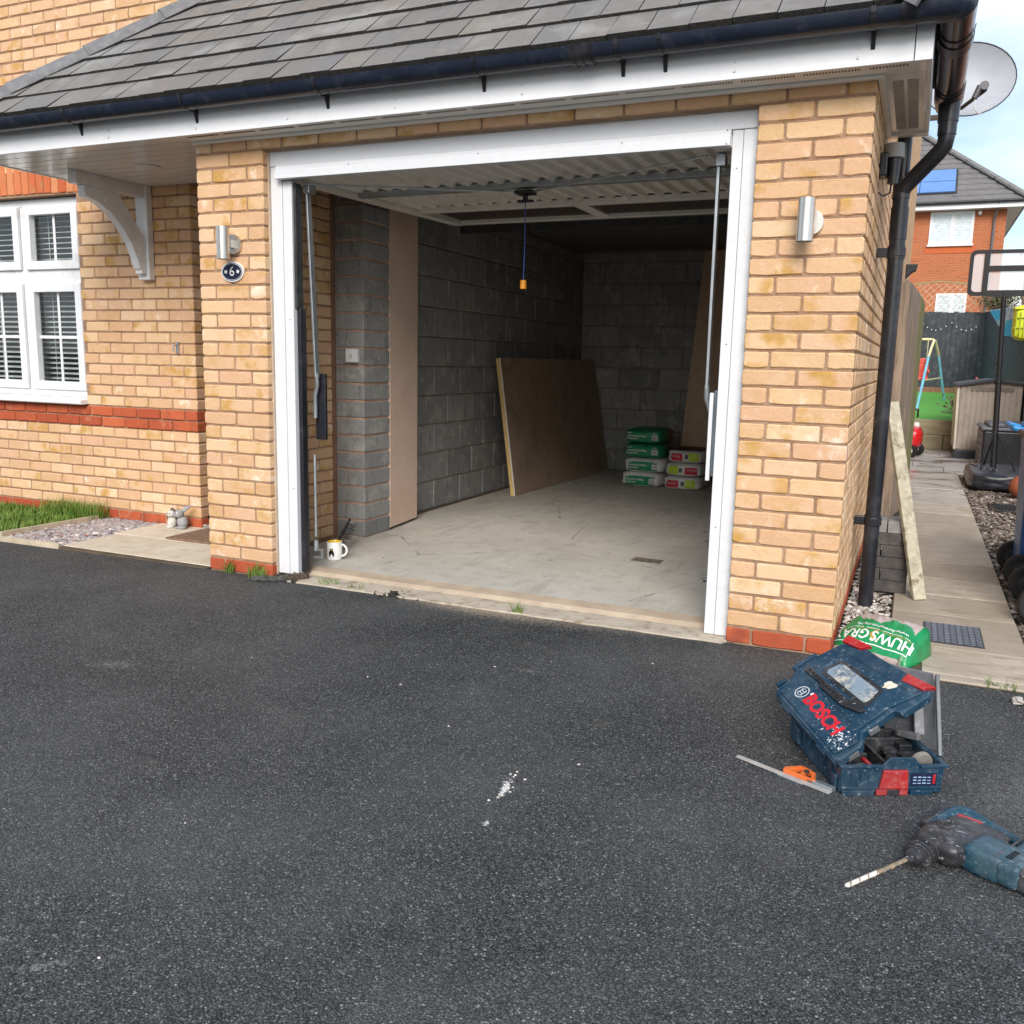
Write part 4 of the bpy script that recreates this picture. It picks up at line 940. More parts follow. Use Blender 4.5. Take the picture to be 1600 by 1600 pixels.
q = MB(); leanbox(q, .0121, .052, 3.325, 5.68); q.build('foam_core', FOAM, bd)
pl_ = thing('plywood_sheet', 'tall pale plywood sheet leaning against the dark back wall', 'plywood', (1.9, 5.5, .03))
q = MB(); q.add([(1.39, 5.40, .032), (2.45, 5.36, .032), (2.50, 5.70, 2.37), (1.49, 5.71, 2.37), (1.39, 5.418, .032), (2.45, 5.378, .032), (2.50, 5.718, 2.37), (1.49, 5.728, 2.37)],
    [(0, 1, 2, 3), (7, 6, 5, 4), (0, 3, 7, 4), (1, 5, 6, 2), (3, 2, 6, 7), (0, 4, 5, 1)]); q.build('sheet', PLY, pl_)
GREENB = plain('green_bag', (.015, .27, .12), .5, 0, (.012, .22, .10), 20, .4, 40); WHB = plain('white_bag', (.78, .77, .74), .55, 0, (.68, .67, .64), 14, .5, 40)
REDB = plain('red_print', (.66, .04, .06), .5); LIME = plain('lime_print', (.52, .70, .05), .5); BARC = plain('barcode_grey', (.12, .12, .12), .6)
FRT = lambda x, y, z: frame((x, y, z), (1, 0, 0), (0, 0, 1), (0, -1, 0))
words = ['bottom green and white compound bag of the left stack', 'second green and white bag from the floor in the left stack', 'third green bag from the floor in the left stack', 'topmost all green bag of the left stack']
for i in range(4):
    x0 = 1.045 + (.0, .02, .015, .01)[i]; x1 = 1.445 + (0, .015, -.002, -.01)[i]; z0 = .032 + .1385 * i; cx_, cz_ = (x0 + x1) / 2, z0 + .0685; yf = 4.48 + (0, .02, .03, .03)[i]
    b_ = thing('compound_bag', words[i], 'bag', (cx_, yf + .3, z0), 'green compound bags stacked at the back of the garage')
    q = MB(); inf = rbox(q, (cx_, yf + .27, cz_), ((x1 - x0) / 2, .27, .0695), 5, 12, i * 3.7, .05)
    o = q.build('sack', None, b_, smooth=True); idx = []
    for si, u, v in inf:
        if i >= 2: idx.append(0 if not (si == 0 and u > .4) else 2)
        else: idx.append(0 if (si == 3 and .12 < u < .86 and .06 < v < .93) else 1)
    setmats(o, [GREENB, WHB, plain('brown_sack_side', (.16, .10, .08), .7) if 'brown_sack_side' not in MATS else MATS['brown_sack_side']], idx)
    yt = yf - .006
    text('-right', .026, WHITE, b_, FRT(cx_ - .13, yt, cz_ + .035), ext=.0005); text('universal bonding', .027, WHITE, b_, FRT(cx_ - .055, yt, cz_ + .006), ext=.0005, bold=.0004); text('compound', .027, WHITE, b_, FRT(cx_ - .098, yt, cz_ - .019), ext=.0005, bold=.0004)
    text('25kg', .022, WHITE, b_, FRT(cx_ + .125, yt, cz_ + .034), ext=.0005)
    q = MB(); q.box(cx_ + .095, cx_ + .155, yt - .001, yt + .004, cz_ - .032, cz_ + .016); q.build('label_panel', WHITE, b_)
    q = MB(); 
    for k in range(9): q.box(cx_ + .102 + k * .0052, cx_ + .1045 + k * .0052, yt - .0018, yt - .0011, cz_ - .026, cz_ + .010)
    q.build('barcode', BARC, b_)
words = ['bottom white bag with red and lime panels, right hand stack', 'middle white bag of the right hand stack, lime panel on the left', 'top white bag of the right hand stack under the plywood']
for i in range(3):
    x0 = 1.47 + (0, .008, .02)[i]; x1 = 1.83 + (0, .01, .012)[i]; z0 = .032 + .1265 * i; cx_, cz_ = (x0 + x1) / 2, z0 + .0625; yf = 4.46 + .02 * i
    b_ = thing('plaster_bag', words[i], 'bag', (cx_, yf + .3, z0), 'white plaster bags stacked beside the green bags')
    q = MB(); inf = rbox(q, (cx_, yf + .27, cz_), ((x1 - x0) / 2, .27, .0635), 5, 14, i * 2.7 + 9, .05); o = q.build('sack', None, b_, smooth=True); idx = []
    for si, u, v in inf:
        m_ = 0
        if si == 3:
            uu = v; vv = u
            if i == 1: uu = 1 - uu
            a_, b2 = (vv, uu)
            a_, b2 = (v, u)
            xx_ = b2 if True else a_
            xf = v if False else None
        idx.append(m_)
    # side 3: u runs along z, v along x
    for n_i, (si, u, v) in enumerate(inf):
        if si == 3:
            xx_ = v if i != 1 else 1 - v
            if .08 < xx_ < .42 and .14 < u < .80: idx[n_i] = 1
            elif .63 < xx_ < .93 and .12 < u < .88: idx[n_i] = 2
        elif si == 4 and i == 2: idx[n_i] = 3
    setmats(o, [WHB, REDB, LIME, plain('dark_red_top', (.16, .02, .02), .6) if 'dark_red_top' not in MATS else MATS['dark_red_top']], idx)
    sg = -1 if i == 1 else 1
    text('multi finish', .022, WHITE, b_, FRT(cx_ - sg * .09, yf - .006, cz_ + .004), ext=.0005)
    q = MB(); q.box(cx_ + sg * .02 - .016, cx_ + sg * .02 + .016, yf - .007, yf - .002, cz_ - .02, cz_ + .022); q.build('barcode', BARC, b_)
sw = thing('light_switch', 'white square electric switch on the grey block pier', 'switch', (.264, 1.08, 1.22))
q = MB(); q.box(.222, .308, 1.045, 1.079, 1.178, 1.264); q.build('plate', PLASTW, sw, bevel=.004)
q = MB(); q.box(.256, .274, 1.040, 1.0445, 1.205, 1.235); q.tube([(.229, 1.0448, 1.221), (.229, 1.0435, 1.221)], .003, 8); q.tube([(.301, 1.0448, 1.221), (.301, 1.0435, 1.221)], .003, 8); q.build('rocker', plain('switch_grey', (.6, .6, .6), .3), sw)
mug = thing('mug', 'white mug with yellow inside and black cat print on garage floor', 'mug', (.545, .44, .03)); mc = (.545, .44, .031)
q = MB(); q.lathe([(0, .0), (.040, .0), (.044, .004), (.045, .02), (.0455, .104), (.0435, .108)], 32, mc); q.build('body', plain('mug_glaze', (.86, .86, .84), .15), mug, smooth=True)
q = MB(); q.lathe([(.0435, .108), (.041, .104), (.041, .02), (0, .012)], 32, mc); q.build('inside', plain('yellow_glaze', (.85, .55, .02), .2), mug, smooth=True)
q = MB(); hx = Vector((.93, .37, 0)); pts = [tuple(Vector(mc) + hx * (.043 + .030 * math.sin(math.pi * k / 10)) + Vector((0, 0, .055 + .034 * math.cos(math.pi * k / 10)))) for k in range(11)]
q.tube(pts, .0065, 10); q.build('handle', MATS['mug_glaze'], mug, smooth=True)
def mugpatch(poly, name, mat, r_=.0461):
    a0 = math.atan2(-4.36, 3.05) - .42; vs = [(mc[0] + r_ * math.cos(a0 + u / .045), mc[1] + r_ * math.sin(a0 + u / .045), mc[2] + z) for u, z in poly]
    q = MB(); cu = sum(p[0] for p in poly) / len(poly); cz2 = sum(p[1] for p in poly) / len(poly); vs.append((mc[0] + r_ * math.cos(a0 + cu / .045), mc[1] + r_ * math.sin(a0 + cu / .045), mc[2] + cz2))
    n = len(poly); q.add(vs, [(i, (i + 1) % n, n) for i in range(n)]); q.build(name, mat, mug)
mugpatch([(-.014, .022), (.014, .022), (.017, .045), (.010, .062), (.012, .078), (.006, .070), (-.004, .070), (-.010, .078), (-.010, .062), (-.017, .048)], 'cat_print', plain('black_print', (.01, .01, .01), .3))
mugpatch([(-.009, .060), (.010, .062), (.010, .066), (-.009, .064)], 'yellow_print', MATS['yellow_glaze'], .0463); mugpatch([(.0, .022), (.006, .022), (.004, .036), (-.001, .034)], 'white_print', PLASTW, .0463)
br = thing('brush_bristles', 'dark worn brush strip lying behind the left door post', 'brush', (.62, .42, .03)); q = MB(); rb = random.Random(4)
for i in range(90):
    y = .30 + i * .004; z = .035 + .14 * (i / 90); q.bar((.50 - .1 * i / 90, y + .15, z), (.50 - .1 * i / 90 + rb.uniform(.03, .06), y + .15 + rb.uniform(-.01, .03), z + rb.uniform(-.02, .01)), .002, .002)
q.build('bristles', DARKM, br, kind='stuff')
q = MB(); q.bar((.50, .44, .04), (.40, .82, .20), .010, .012); q.build('strip', DARKM, br)
wl = thing('cable', 'loop of black cable on the floor by the right door post', 'cable', (2.82, .9, .03))
q = MB(); q.tube([(2.62, .95, .034), (2.66, .97, .034), (2.70, 1.0, .05), (2.72, 1.02, .10), (2.70, 1.04, .14), (2.72, 1.05, .17), (2.76, 1.06, .19), (2.85, 1.1, .2)], .005, 8); q.build('cable', BLACKP, wl, smooth=True)

# ------------------------------------------------------------------ broken kerb lump, soil, crumbs
kb = thing('broken_kerb', 'broken strip of tarmac kerb and soil in front of left door post', 'rubble', (.5, 0, 0))
q = MB(); rk = random.Random(77)
for k in range(13):
    f = k / 12; c_k = (.405 + .165 * f, -.10 + .085 * f, .013); q.blob(c_k, (.022, .021, .0165 + rk.uniform(-.003, .003)), k, .35, 10, 7)
o = q.build('kerb_piece', plain('tarmac_lump', (.085, .085, .078), .95, 0, (.045, .04, .034), 30, .9, 60), kb)
q = MB()
for k in range(7): f = k / 6; q.blob((.56 + .065 * f, -.015 + .065 * f, .018), (.020, .024, .021 + rk.uniform(-.004, .004)), k + 30, .5, 10, 7)
q.build('kerb_piece', plain('dark_soil_lump', (.05, .04, .032), .95, 0, (.12, .085, .05), 40, .9, 60), kb)
q = MB(); rb = random.Random(8)
for i in range(60): q.blob((.44 + rb.uniform(0, .17), -.0 + rb.uniform(-.04, .06), .008), (rb.uniform(.008, .024), rb.uniform(.008, .018), rb.uniform(.005, .016)), i, .6, 5, 4, rb.uniform(.02, 1))
q.build('crumbled_soil', DARKS, kb, kind='stuff')
q = MB()
for i in range(60):
    a, r_ = rb.uniform(0, 6.3), abs(rb.gauss(0, .05)); q.blob((1.235 + r_ * math.cos(a) * 1.5, -.02 + r_ * math.sin(a), .004), (rb.uniform(.002, .009),) * 3, i, .6, 5, 4, rb.uniform(.02, .7))
q.blob((1.235, -.03, .014), (.026, .022, .017), 3, .6, 8, 6, .1)
o = q.build('tarmac_crumbs', DARKS, kind='stuff'); setp(o, 'black tarmac crumbs scattered on the drive by the garage sill', 'debris')
q = MB(); q.blob((4.045, -.25, .012), (.022, .03, .012), 5, .5, 8, 6, .55); q.blob((4.08, -.24, .008), (.012, .01, .009), 7, .4, 6, 5, .5); setp(q.build('stone', GRAVW), 'pale loose stone on the drive at the right edge', 'stone')
q = MB()
for i in range(26):
    if i < 12: x, y = rb.uniform(1.2, 2.9), rb.uniform(-3.0, -.4)
    else: x, y = 2.617 + rb.gauss(0, .014), -1.70 + rb.gauss(0, .055)
    q.blob((x, y, .002), (rb.uniform(.002, .0055), rb.uniform(.002, .0045), .0025), i, .5, 5, 4, rb.uniform(.6, 1))
setp(q.build('grit', GRAVW, kind='stuff'), 'white grit specks scattered on the black drive', 'grit')

# doormat and ornaments on the front path
dmat = thing('doormat', 'brown coir doormat on cream paving in front of the porch', 'doormat', (-.5, .65, .012))
q = MB(); q.box(-.80, -.15, .47, .87, .0125, .026); q.build('mat', plain('coir', (.26, .16, .10), .95, 0, (.16, .09, .055), 50, .9, 200), dmat, bevel=.004)
STON = plain('painted_stone_grey', (.34, .34, .345), .7, 0, (.24, .24, .25), 30, .3, 80); CREM = plain('painted_stone_cream', (.66, .64, .56), .7, 0, (.5, .48, .42), 30, .3, 80); EYE = plain('eye_black', (.01, .01, .01), .2)
rb1 = thing('rabbit_ornament', 'grey stone rabbit ornament with pointed ears beside the porch corner', 'ornament', (-1.0, .82, .012))
q = MB(); q.blob((-.985, .82, .055), (.040, .036, .048), 1, .05, 14, 9); q.blob((-.96, .79, .022), (.030, .028, .014), 2, .05, 10, 7); q.blob((-1.0, .785, .018), (.018, .024, .010), 2, .05, 10, 7); q.build('body', STON, rb1, smooth=True)
q = MB(); q.blob((-.992, .80, .115), (.034, .032, .030), 3, .05, 14, 9); q.blob((-1.018, .782, .105), (.018, .018, .015), 4, .05, 10, 7); q.build('head', STON, rb1, smooth=True)
for dx in (0, .018): q = MB(); q.tube([(-.975 + dx, .81, .135), (-.95 + dx, .82, .16), (-.925 + dx * 1.3, .825, .172)], [.009, .010, .003], 8); q.build('ear', STON, rb1, smooth=True)
q = MB(); q.blob((-.988, .768, .122), (.008, .004, .009), 1, 0, 10, 7); q.build('eye', PLASTW, rb1, smooth=True); q = MB(); q.blob((-.988, .7635, .122), (.004, .002, .005), 1, 0, 8, 6); q.build('pupil', EYE, rb1, smooth=True)
hg = thing('hedgehog_ornament', 'cream stone hedgehog ornament with dark back left of the rabbit', 'ornament', (-1.085, .83, .012))
q = MB(); q.blob((-1.075, .815, .05), (.034, .030, .044), 5, .05, 14, 9); q.blob((-1.07, .79, .018), (.03, .025, .011), 2, .05, 10, 7); q.build('body', CREM, hg, smooth=True)
q = MB(); q.blob((-1.07, .80, .108), (.028, .026, .026), 6, .05, 14, 9); q.blob((-1.062, .775, .102), (.009, .009, .008), 6, .0, 8, 6); q.build('head', CREM, hg, smooth=True)
q = MB(); q.blob((-1.088, .838, .078), (.042, .03, .066), 7, .25, 14, 9); q.build('spines', plain('dark_spines', (.06, .055, .05), .9, 0, (.12, .11, .1), 60, .9, 200), hg, smooth=True)
for dx in (-.008, .010): q = MB(); q.blob((-1.07 + dx, .776, .115), (.004, .003, .004), 1, 0, 8, 6); q.build('eye', EYE, hg, smooth=True)
bs = thing('boot_scraper', 'small dark plastic vent stub at the porch corner by left pier', 'vent', (-.86, 1.0, .05)); q = MB(); q.box(-.885, -.79, .96, 1.02, .055, .10); q.build('vent', BLACKP, bs, bevel=.006)

# ------------------------------------------------------------------ side path clutter
words = ['lowest dark paving brick of the stack behind the downpipe', 'second course', 'third course']
PAV = plain('charcoal_paver', (.085, .08, .075), .95, 0, (.055, .05, .05), 20, .7, 80, dirt=((.2, .19, .17), 8, .3)); PAVT = plain('grey_paver', (.27, .26, .25), .95, 0, (.20, .19, .18), 20, .7, 80)
rows = [(0, [(3.475, 3.645)]), (1, [(3.475, 3.505), (3.51, 3.645)]), (2, [(3.475, 3.64)]), (3, [(3.475, 3.50), (3.506, 3.63)]), (4, [(3.478, 3.638)]), (5, [(3.475, 3.522), (3.528, 3.615)])]
lab = {(0, 0): 'lowest dark paving block of the stack on the gravel', (1, 0): 'sliver of dark paving block in the second layer, hard against the downpipe', (1, 1): 'wide dark paving block in the second layer of the stack', (2, 0): 'long dark paving block in the third layer of the stack', (3, 0): 'narrow dark paving block in the fourth layer by the downpipe', (3, 1): 'wide dark paving block in the fourth layer of the stack', (4, 0): 'tall dark paving block in the layer under the top pair', (5, 0): 'left one of the two pale topped blocks crowning the stack', (5, 1): 'right one of the two pale topped blocks crowning the stack'}
for r_, xs in rows:
    for k, (a, b) in enumerate(xs):
        q = MB(); q.box(a, b, 1.30 + .004 * (r_ % 3), 1.52, .007 + r_ * .0652, .007 + r_ * .0652 + .0635)
        q.build('paving_block', PAVT if r_ == 5 else PAV, None, bevel=.003, label=lab[(r_, k)], cat='paving block', group='stack of paving blocks behind the downpipe')
pk = MB(); pk.bar((3.712, 1.20, .008), (3.487, 1.46, 1.03), .070, .030, (.6, -1, .1)); pk.build('plank', PLANK, None, bevel=.004, label='weathered pale plank leaning against the timber gate by the path', cat='plank')
gt2 = thing('timber_gate', 'mossy timber side gate standing open along the paved path', 'gate', (3.5, 4.4, 0))
q = MB(); q.prism([(3.415, 3.62), (3.50, 3.62), (3.50, 3.70), (3.415, 3.70)], 0, 1.86, 'z'); q.build('post', WOOD, gt2, bevel=.006)
P0 = Vector((3.455, 3.74, 0)); P1 = Vector((3.600, 5.06, 0)); dd = (P1 - P0).normalized(); Lg = (P1 - P0).length; nb = 7
for i in range(nb):
    a = P0 + dd * (Lg * i / nb + .004); b = P0 + dd * (Lg * (i + 1) / nb - .004); h0 = 1.88 - .10 * (i / nb) ** 2; h1 = 1.88 - .10 * ((i + 1) / nb) ** 2; nx = Vector((dd.y, -dd.x, 0)) * (.018 + .003 * (i % 2))
    q = MB(); q.add([tuple(a), tuple(b), tuple(b + nx), tuple(a + nx), (a.x, a.y, h0), (b.x, b.y, h1), (b.x + nx.x, b.y + nx.y, h1), (a.x + nx.x, a.y + nx.y, h0)], [(3, 2, 1, 0), (4, 5, 6, 7), (0, 1, 5, 4), (2, 3, 7, 6), (1, 2, 6, 5), (3, 0, 4, 7)]); q.T = Matrix.Identity(4)
    o = q.build('gate_board', WOODG if i >= 5 else WOOD, gt2, bevel=.002); 
for zz in (.25, .95, 1.6): q = MB(); q.bar(P0 + Vector((-.02, 0, zz)), P1 + Vector((-.02, 0, zz)), .04, .09); q.build('rail', WOOD, gt2)
q = MB(); q.tube([(3.565, 3.72, .62), (3.50, 3.70, .60), (3.49, 3.7, .56)], .004, 6); q.build('latch_rod', GALV, gt2)
# bins
BLUEB = plain('blue_bin', (.008, .11, .38), .35, 0, (.01, .09, .32), 5, dirt=((.25, .27, .3), 8, .35)); BLUEL = plain('light_blue_lid', (.02, .25, .62), .35); DKB = plain('dark_bin', (.05, .04, .042), .5, 0, (.035, .03, .03), 5, dirt=((.16, .12, .1), 7, .6)); RUB = plain('black_rubber', (.012, .012, .013), .7)
def bin_(x0, y0, y1, bodym, lidm, label):
    t_ = thing('wheelie_bin', label, 'wheelie bin', (x0 + .25, (y0 + y1) / 2, 0), 'wheelie bins parked beside the path'); ym = (y0 + y1) / 2; hw = (y1 - y0) / 2
    q = MB(); vs = []
    for z, ins in ((.06, .07), (.88, .0)): vs += [(x0 + ins * .3, ym - hw + ins, z), (x0 + .52 - ins, ym - hw + ins, z), (x0 + .52 - ins, ym + hw - ins, z), (x0 + ins * .3, ym + hw - ins, z)]
    q.add(vs, [(3, 2, 1, 0), (4, 5, 6, 7), (0, 1, 5, 4), (1, 2, 6, 5), (2, 3, 7, 6), (3, 0, 4, 7)]); q.build('body', bodym, t_, bevel=.02)
    q = MB(); q.box(x0 - .005, x0 + .54, ym - hw - .01, ym + hw + .01, .885, .92); q.build('lid', lidm, t_, bevel=.012)
    q = MB(); q.tube([(x0 + .01, ym - hw + .04, .875), (x0 - .075, ym - hw + .05, .90), (x0 - .085, ym - hw + .08, .905), (x0 - .085, ym + hw - .08, .905), (x0 - .075, ym + hw - .05, .90), (x0 + .01, ym + hw - .04, .875)], .018, 10); q.build('handle', lidm, t_, smooth=True)
    q = MB(); q.tube([(x0 + .04, ym - hw + .0, .10), (x0 + .04, ym + hw - .0, .10)], .012, 8); q.build('axle', DARKM, t_)
    for yy in (ym - hw + .0, ym + hw - .0):
        q = MB(); q.tube([(x0 + .04, yy - .025, .10), (x0 + .04, yy + .025, .10)], .10, 24); o = q.build('wheel', RUB, t_, bevel=.012)
        q = MB(); q.tube([(x0 + .04, yy - .029, .10), (x0 + .04, yy + .029, .10)], .055, 18); q.build('hub', DARKM, o, bevel=.004)
    return t_
bin_(4.20, 1.78, 2.24, BLUEB, BLUEL, 'blue wheelie bin with light blue handle, farther of the two'); bin_(4.20, .98, 1.46, DKB, DKB, 'dark wheelie bin nearest the camera, mostly cut by the frame')
# basketball hoop
HOOPB = plain('matte_black_paint', (.006, .006, .008), .6)
hp = thing('basketball_hoop', 'black portable basketball hoop with clear backboard on a filled base', 'basketball hoop', (4.45, 7, 0))
q = MB(); rbox(q, (4.55, 6.95, .09), (.37, .62, .095), 7, 10, 2, .03); q.build('base', BLACKP, hp, smooth=True)
q = MB()
for k in range(4): q.bar((4.23 + .05 * k, 7.40 - .1 * k, .188), (4.30 + .05 * k, 6.95 - .1 * k, .188), .018, .01)
q.build('base_rib', plain('worn_black', (.12, .13, .15), .3), hp)
q = MB(); q.tube([(4.437, 7, .16), (4.400, 7, 1.1)], .030, 12); q.tube([(4.400, 7, 1.1), (4.362, 7, 2.02)], .024, 12); q.tube([(4.398, 7, 1.08), (4.396, 7, 1.12)], .038, 12); q.tube([(4.392, 7, 1.27), (4.391, 7, 1.29)], .033, 12); q.build('pole', HOOPB, hp, smooth=True)
for (x, y) in ((4.30, 6.75), (4.62, 6.75), (4.36, 7.2)): q = MB(); q.tube([(x, y, .19), (4.42, 7, .60)], .009, 8); q.build('strut', BLACKP, hp, smooth=True)
BX0, BX1, BZ0, BZ1 = 4.012, 4.79, 1.985, 2.452
def rr(x0, x1, z0, z1, r_, n=6):
    P_ = []
    for cx2, cz2, a0 in ((x1 - r_, z1 - r_, 0), (x0 + r_, z1 - r_, 90), (x0 + r_, z0 + r_, 180), (x1 - r_, z0 + r_, 270)):
        P_ += [(cx2 + r_ * math.cos(R(a0 + 90 * k / n)), cz2 + r_ * math.sin(R(a0 + 90 * k / n))) for k in range(n + 1)]
    return P_
po = rr(BX0, BX1, BZ0, BZ1, .055); pi_ = rr(BX0 + .036, BX1 - .036, BZ0 + .040, BZ1 - .034, .04); n = len(po); q = MB(); vs = [(x, y, z) for y in (6.99, 7.02) for P_ in (po, pi_) for x, z in P_]
q.add(vs, [(i, (i + 1) % n, n + (i + 1) % n, n + i) for i in range(n)] + [(2 * n + (i + 1) % n, 2 * n + i, 3 * n + i, 3 * n + (i + 1) % n) for i in range(n)] + [((i + 1) % n, i, 2 * n + i, 2 * n + (i + 1) % n) for i in range(n)] + [(n + i, n + (i + 1) % n, 3 * n + (i + 1) % n, 3 * n + i) for i in range(n)]); q.build('board_frame', HOOPB, hp)
def clear():
    t = NT('clear_board'); gl = t.n('ShaderNodeBsdfDiffuse'); gl.inputs[0].default_value = (.75, .78, .82, 1); tr = t.n('ShaderNodeBsdfTransparent'); ms = t.n('ShaderNodeMixShader'); ms.inputs[0].default_value = .40
    t.l(tr.outputs[0], ms.inputs[1]); t.l(gl.outputs[0], ms.inputs[2]); t.l(ms.outputs[0], t.out.inputs[0]); return t.m
q = MB(); q.box(BX0 + .025, BX1 - .025, 7.0, 7.006, BZ0 + .028, BZ1 - .023); q.build('clear_panel', clear(), hp)
q = MB(); q.box(4.148, 4.200, 6.985, 6.999, BZ0 + .02, BZ1 - .02); q.box(4.60, 4.64, 6.985, 6.999, BZ0 + .02, BZ1 - .02); q.box(4.198, 4.60, 6.986, 6.998, 2.232, 2.29); q.box(4.198, 4.60, 6.984, 6.998, BZ0 - .01, BZ0 + .055); q.box(4.30, 4.44, 6.98, 7.03, BZ0 - .02, BZ0 + .03); q.build('board_stripes', HOOPB, hp)
bb = MB(); bb.blob((4.62, 5.95, .11), (.115, .115, .115), 1, 0, 20, 14); o = bb.build('basketball', plain('basketball_orange', (.33, .09, .04), .6, 0, (.26, .07, .03), 60, .5, 200), None, smooth=True, label='orange brown basketball on the gravel half behind the blue bin', cat='ball')
gr = thing('drain_grate', 'dark slatted drain grating lying on the brown gravel', 'grate', (4.38, 5.1, 0))
for k in range(8): q = MB(); q.bar((4.30 + k * .028, 5.28, .018), (4.34 + k * .028, 4.9, .018), .012, .012); q.build('slat', DARKM, gr)
q = MB(); q.bar((4.29, 5.28, .01), (4.53, 5.28, .01), .012, .01); q.bar((4.33, 4.9, .01), (4.56, 4.9, .01), .012, .01); q.build('grate_frame', DARKM, gr)
# storage shed and box
SHED = plain('beige_shed', (.42, .365, .31), .6, 0, (.37, .32, .27), 3, dirt=((.24, .21, .18), 3, .5)); CREAM = plain('cream_door', (.66, .62, .52), .5); DG = plain('dark_grey_plastic', (.05, .055, .07), .5, 0, (.035, .04, .05), 6)
sh = thing('storage_shed', 'beige plastic garden storage shed with sloping dark grey lid', 'shed', (4.55, 10.7, 0))
q = MB(); q.prism([(4.19, .11), (4.94, .11), (4.93, 1.04), (4.56, 1.07), (4.165, 1.00)], 10.08, 11.15, 'y'); q.build('body', SHED, sh, bevel=.01)
for k in range(11): q = MB(); q.bar((4.215 + k * .068, 10.075, .13), (4.215 + k * .068, 10.075, 1.0), .052, .010, (0, 1, 0)); q.build('panel', SHED, sh, bevel=.004)
q = MB(); q.prism([(4.155, .12), (4.189, .12), (4.164, .99), (4.13, .99)], 10.07, 11.1, 'y'); q.build('door', CREAM, sh, bevel=.004)
q = MB(); q.prism([(4.15, .0), (4.97, .0), (4.955, .11), (4.18, .11)], 10.05, 11.2, 'y'); q.build('base', DG, sh, bevel=.01)
q = MB(); q.prism([(4.10, .985), (4.13, .985), (4.56, 1.055), (4.955, 1.02), (4.955, .2), (4.99, .2), (4.99, 1.06), (4.56, 1.10), (4.10, 1.03)], 10.02, 11.2, 'y'); q.build('lid', DG, sh, bevel=.01)
q = MB(); q.box(4.30, 4.83, 10.06, 10.074, .93, .985); q.build('vent_panel', plain('shed_vent', (.24, .20, .165), .7), sh)
sb = thing('storage_box', 'black plastic storage box with grey lid in front of the shed', 'storage box', (4.7, 9.3, 0))
q = MB(); q.box(4.425, 4.98, 8.76, 9.75, .0, .47); q.build('body', BLACKP, sb, bevel=.02)
for k in range(5): q = MB(); q.box(4.415, 4.424, 8.80, 9.72, .02 + .09 * k, .10 + .09 * k); q.build('plank_panel', plain('slate_plastic', (.16, .17, .20), .5) if 'slate_plastic' not in MATS else MATS['slate_plastic'], sb, bevel=.003)
q = MB(); q.box(4.40, 5.0, 8.73, 9.78, .475, .515); q.box(4.48, 4.92, 8.80, 9.7, .516, .56); q.build('lid', MATS['slate_plastic'], sb, bevel=.015)
# retaining sleepers, lawn
LWZ0, LWZ1 = .455, .80
g = MB(); g.add([(2.2, 11.33, LWZ0), (4.75, 11.33, LWZ0), (4.9, 16.5, LWZ1), (2.2, 16.5, LWZ1), (2.2, 11.33, -.05), (4.75, 11.33, -.05), (4.9, 16.5, -.05), (2.2, 16.5, -.05)], [(0, 1, 2, 3), (5, 4, 0, 1)][:1] + [(4, 5, 1, 0), (1, 5, 6, 2), (0, 3, 7, 4)]); struct(g.build('lawn', LAWN))
rw = thing('retaining_wall', 'low wall of two stacked timber sleepers holding up the lawn', 'wall', (3.9, 11.25, 0))
for (z0, z1, xs) in ((.006, .225, ((3.0, 4.05), (4.06, 5.0))), (.23, .455, ((3.0, 5.0),))):
    for a, b in xs: q = MB(); q.box(a, b, 11.22, 11.33, z0, z1); q.build('sleeper', SLEEP, rw, bevel=.008)
bb_ = thing('bark_border', 'orange brown bark border board along the foot of the dark fence', 'edging', (3.9, 15.7, .8)); q = MB(); q.box(3.2, 4.8, 15.9, 15.96, .74, .86); q.build('border_board', plain('bark_board', (.33, .16, .09), .9, 0, (.2, .1, .06), 20), bb_)
# swing
swg = thing('swing_set', 'childrens swing set with pale blue and yellow legs and red seat', 'swing', (3.9, 13.7, .7)); SBL = plain('swing_blue', (.20, .50, .66), .4); SYE = plain('swing_yellow', (.75, .66, .38), .4); SRD = plain('red_seat', (.72, .10, .07), .4)
q = MB(); q.tube([(2.4, 13.6, 1.72), (3.80, 13.6, 1.72)], .022, 10); q.tube([(3.80, 13.6, 1.72), (3.83, 13.52, 1.70), (3.79, 13.4, 1.55), (3.765, 13.32, 1.42)], .022, 10); q.tube([(3.80, 13.6, 1.72), (3.85, 13.68, 1.70), (3.91, 13.85, 1.52), (3.93, 13.92, 1.45)], .022, 10); q.build('top_bar', SYE, swg, smooth=True)
q = MB(); q.tube([(3.765, 13.32, 1.42), (3.655, 12.7, .55)], .022, 10); q.build('leg', SBL, swg, smooth=True); q = MB(); q.tube([(3.93, 13.92, 1.45), (4.10, 14.3, .66)], .022, 10); q.build('leg', SBL, swg, smooth=True)
q = MB(); q.tube([(3.72, 13.05, 1.02), (4.01, 14.1, 1.06)], .014, 8); q.build('leg_brace', SYE, swg, smooth=True)
q = MB(); q.box(3.58, 3.78, 13.40, 13.44, 1.04, 1.30); q.prism([(3.58 + .10 + .10 * math.cos(R(a)), 1.30 + .10 * math.sin(R(a))) for a in range(0, 181, 20)], 13.40, 13.44, 'y'); q.box(3.58, 3.78, 13.2, 13.44, 1.02, 1.07); q.box(3.77, 3.80, 13.15, 13.4, 1.15, 1.20); q.build('seat', SRD, swg, bevel=.01)
q = MB(); q.tube([(3.60, 13.42, 1.35), (3.60, 13.6, 1.72)], .006, 6); q.tube([(3.74, 13.42, 1.35), (3.74, 13.6, 1.72)], .006, 6); q.build('rope', SYE, swg)
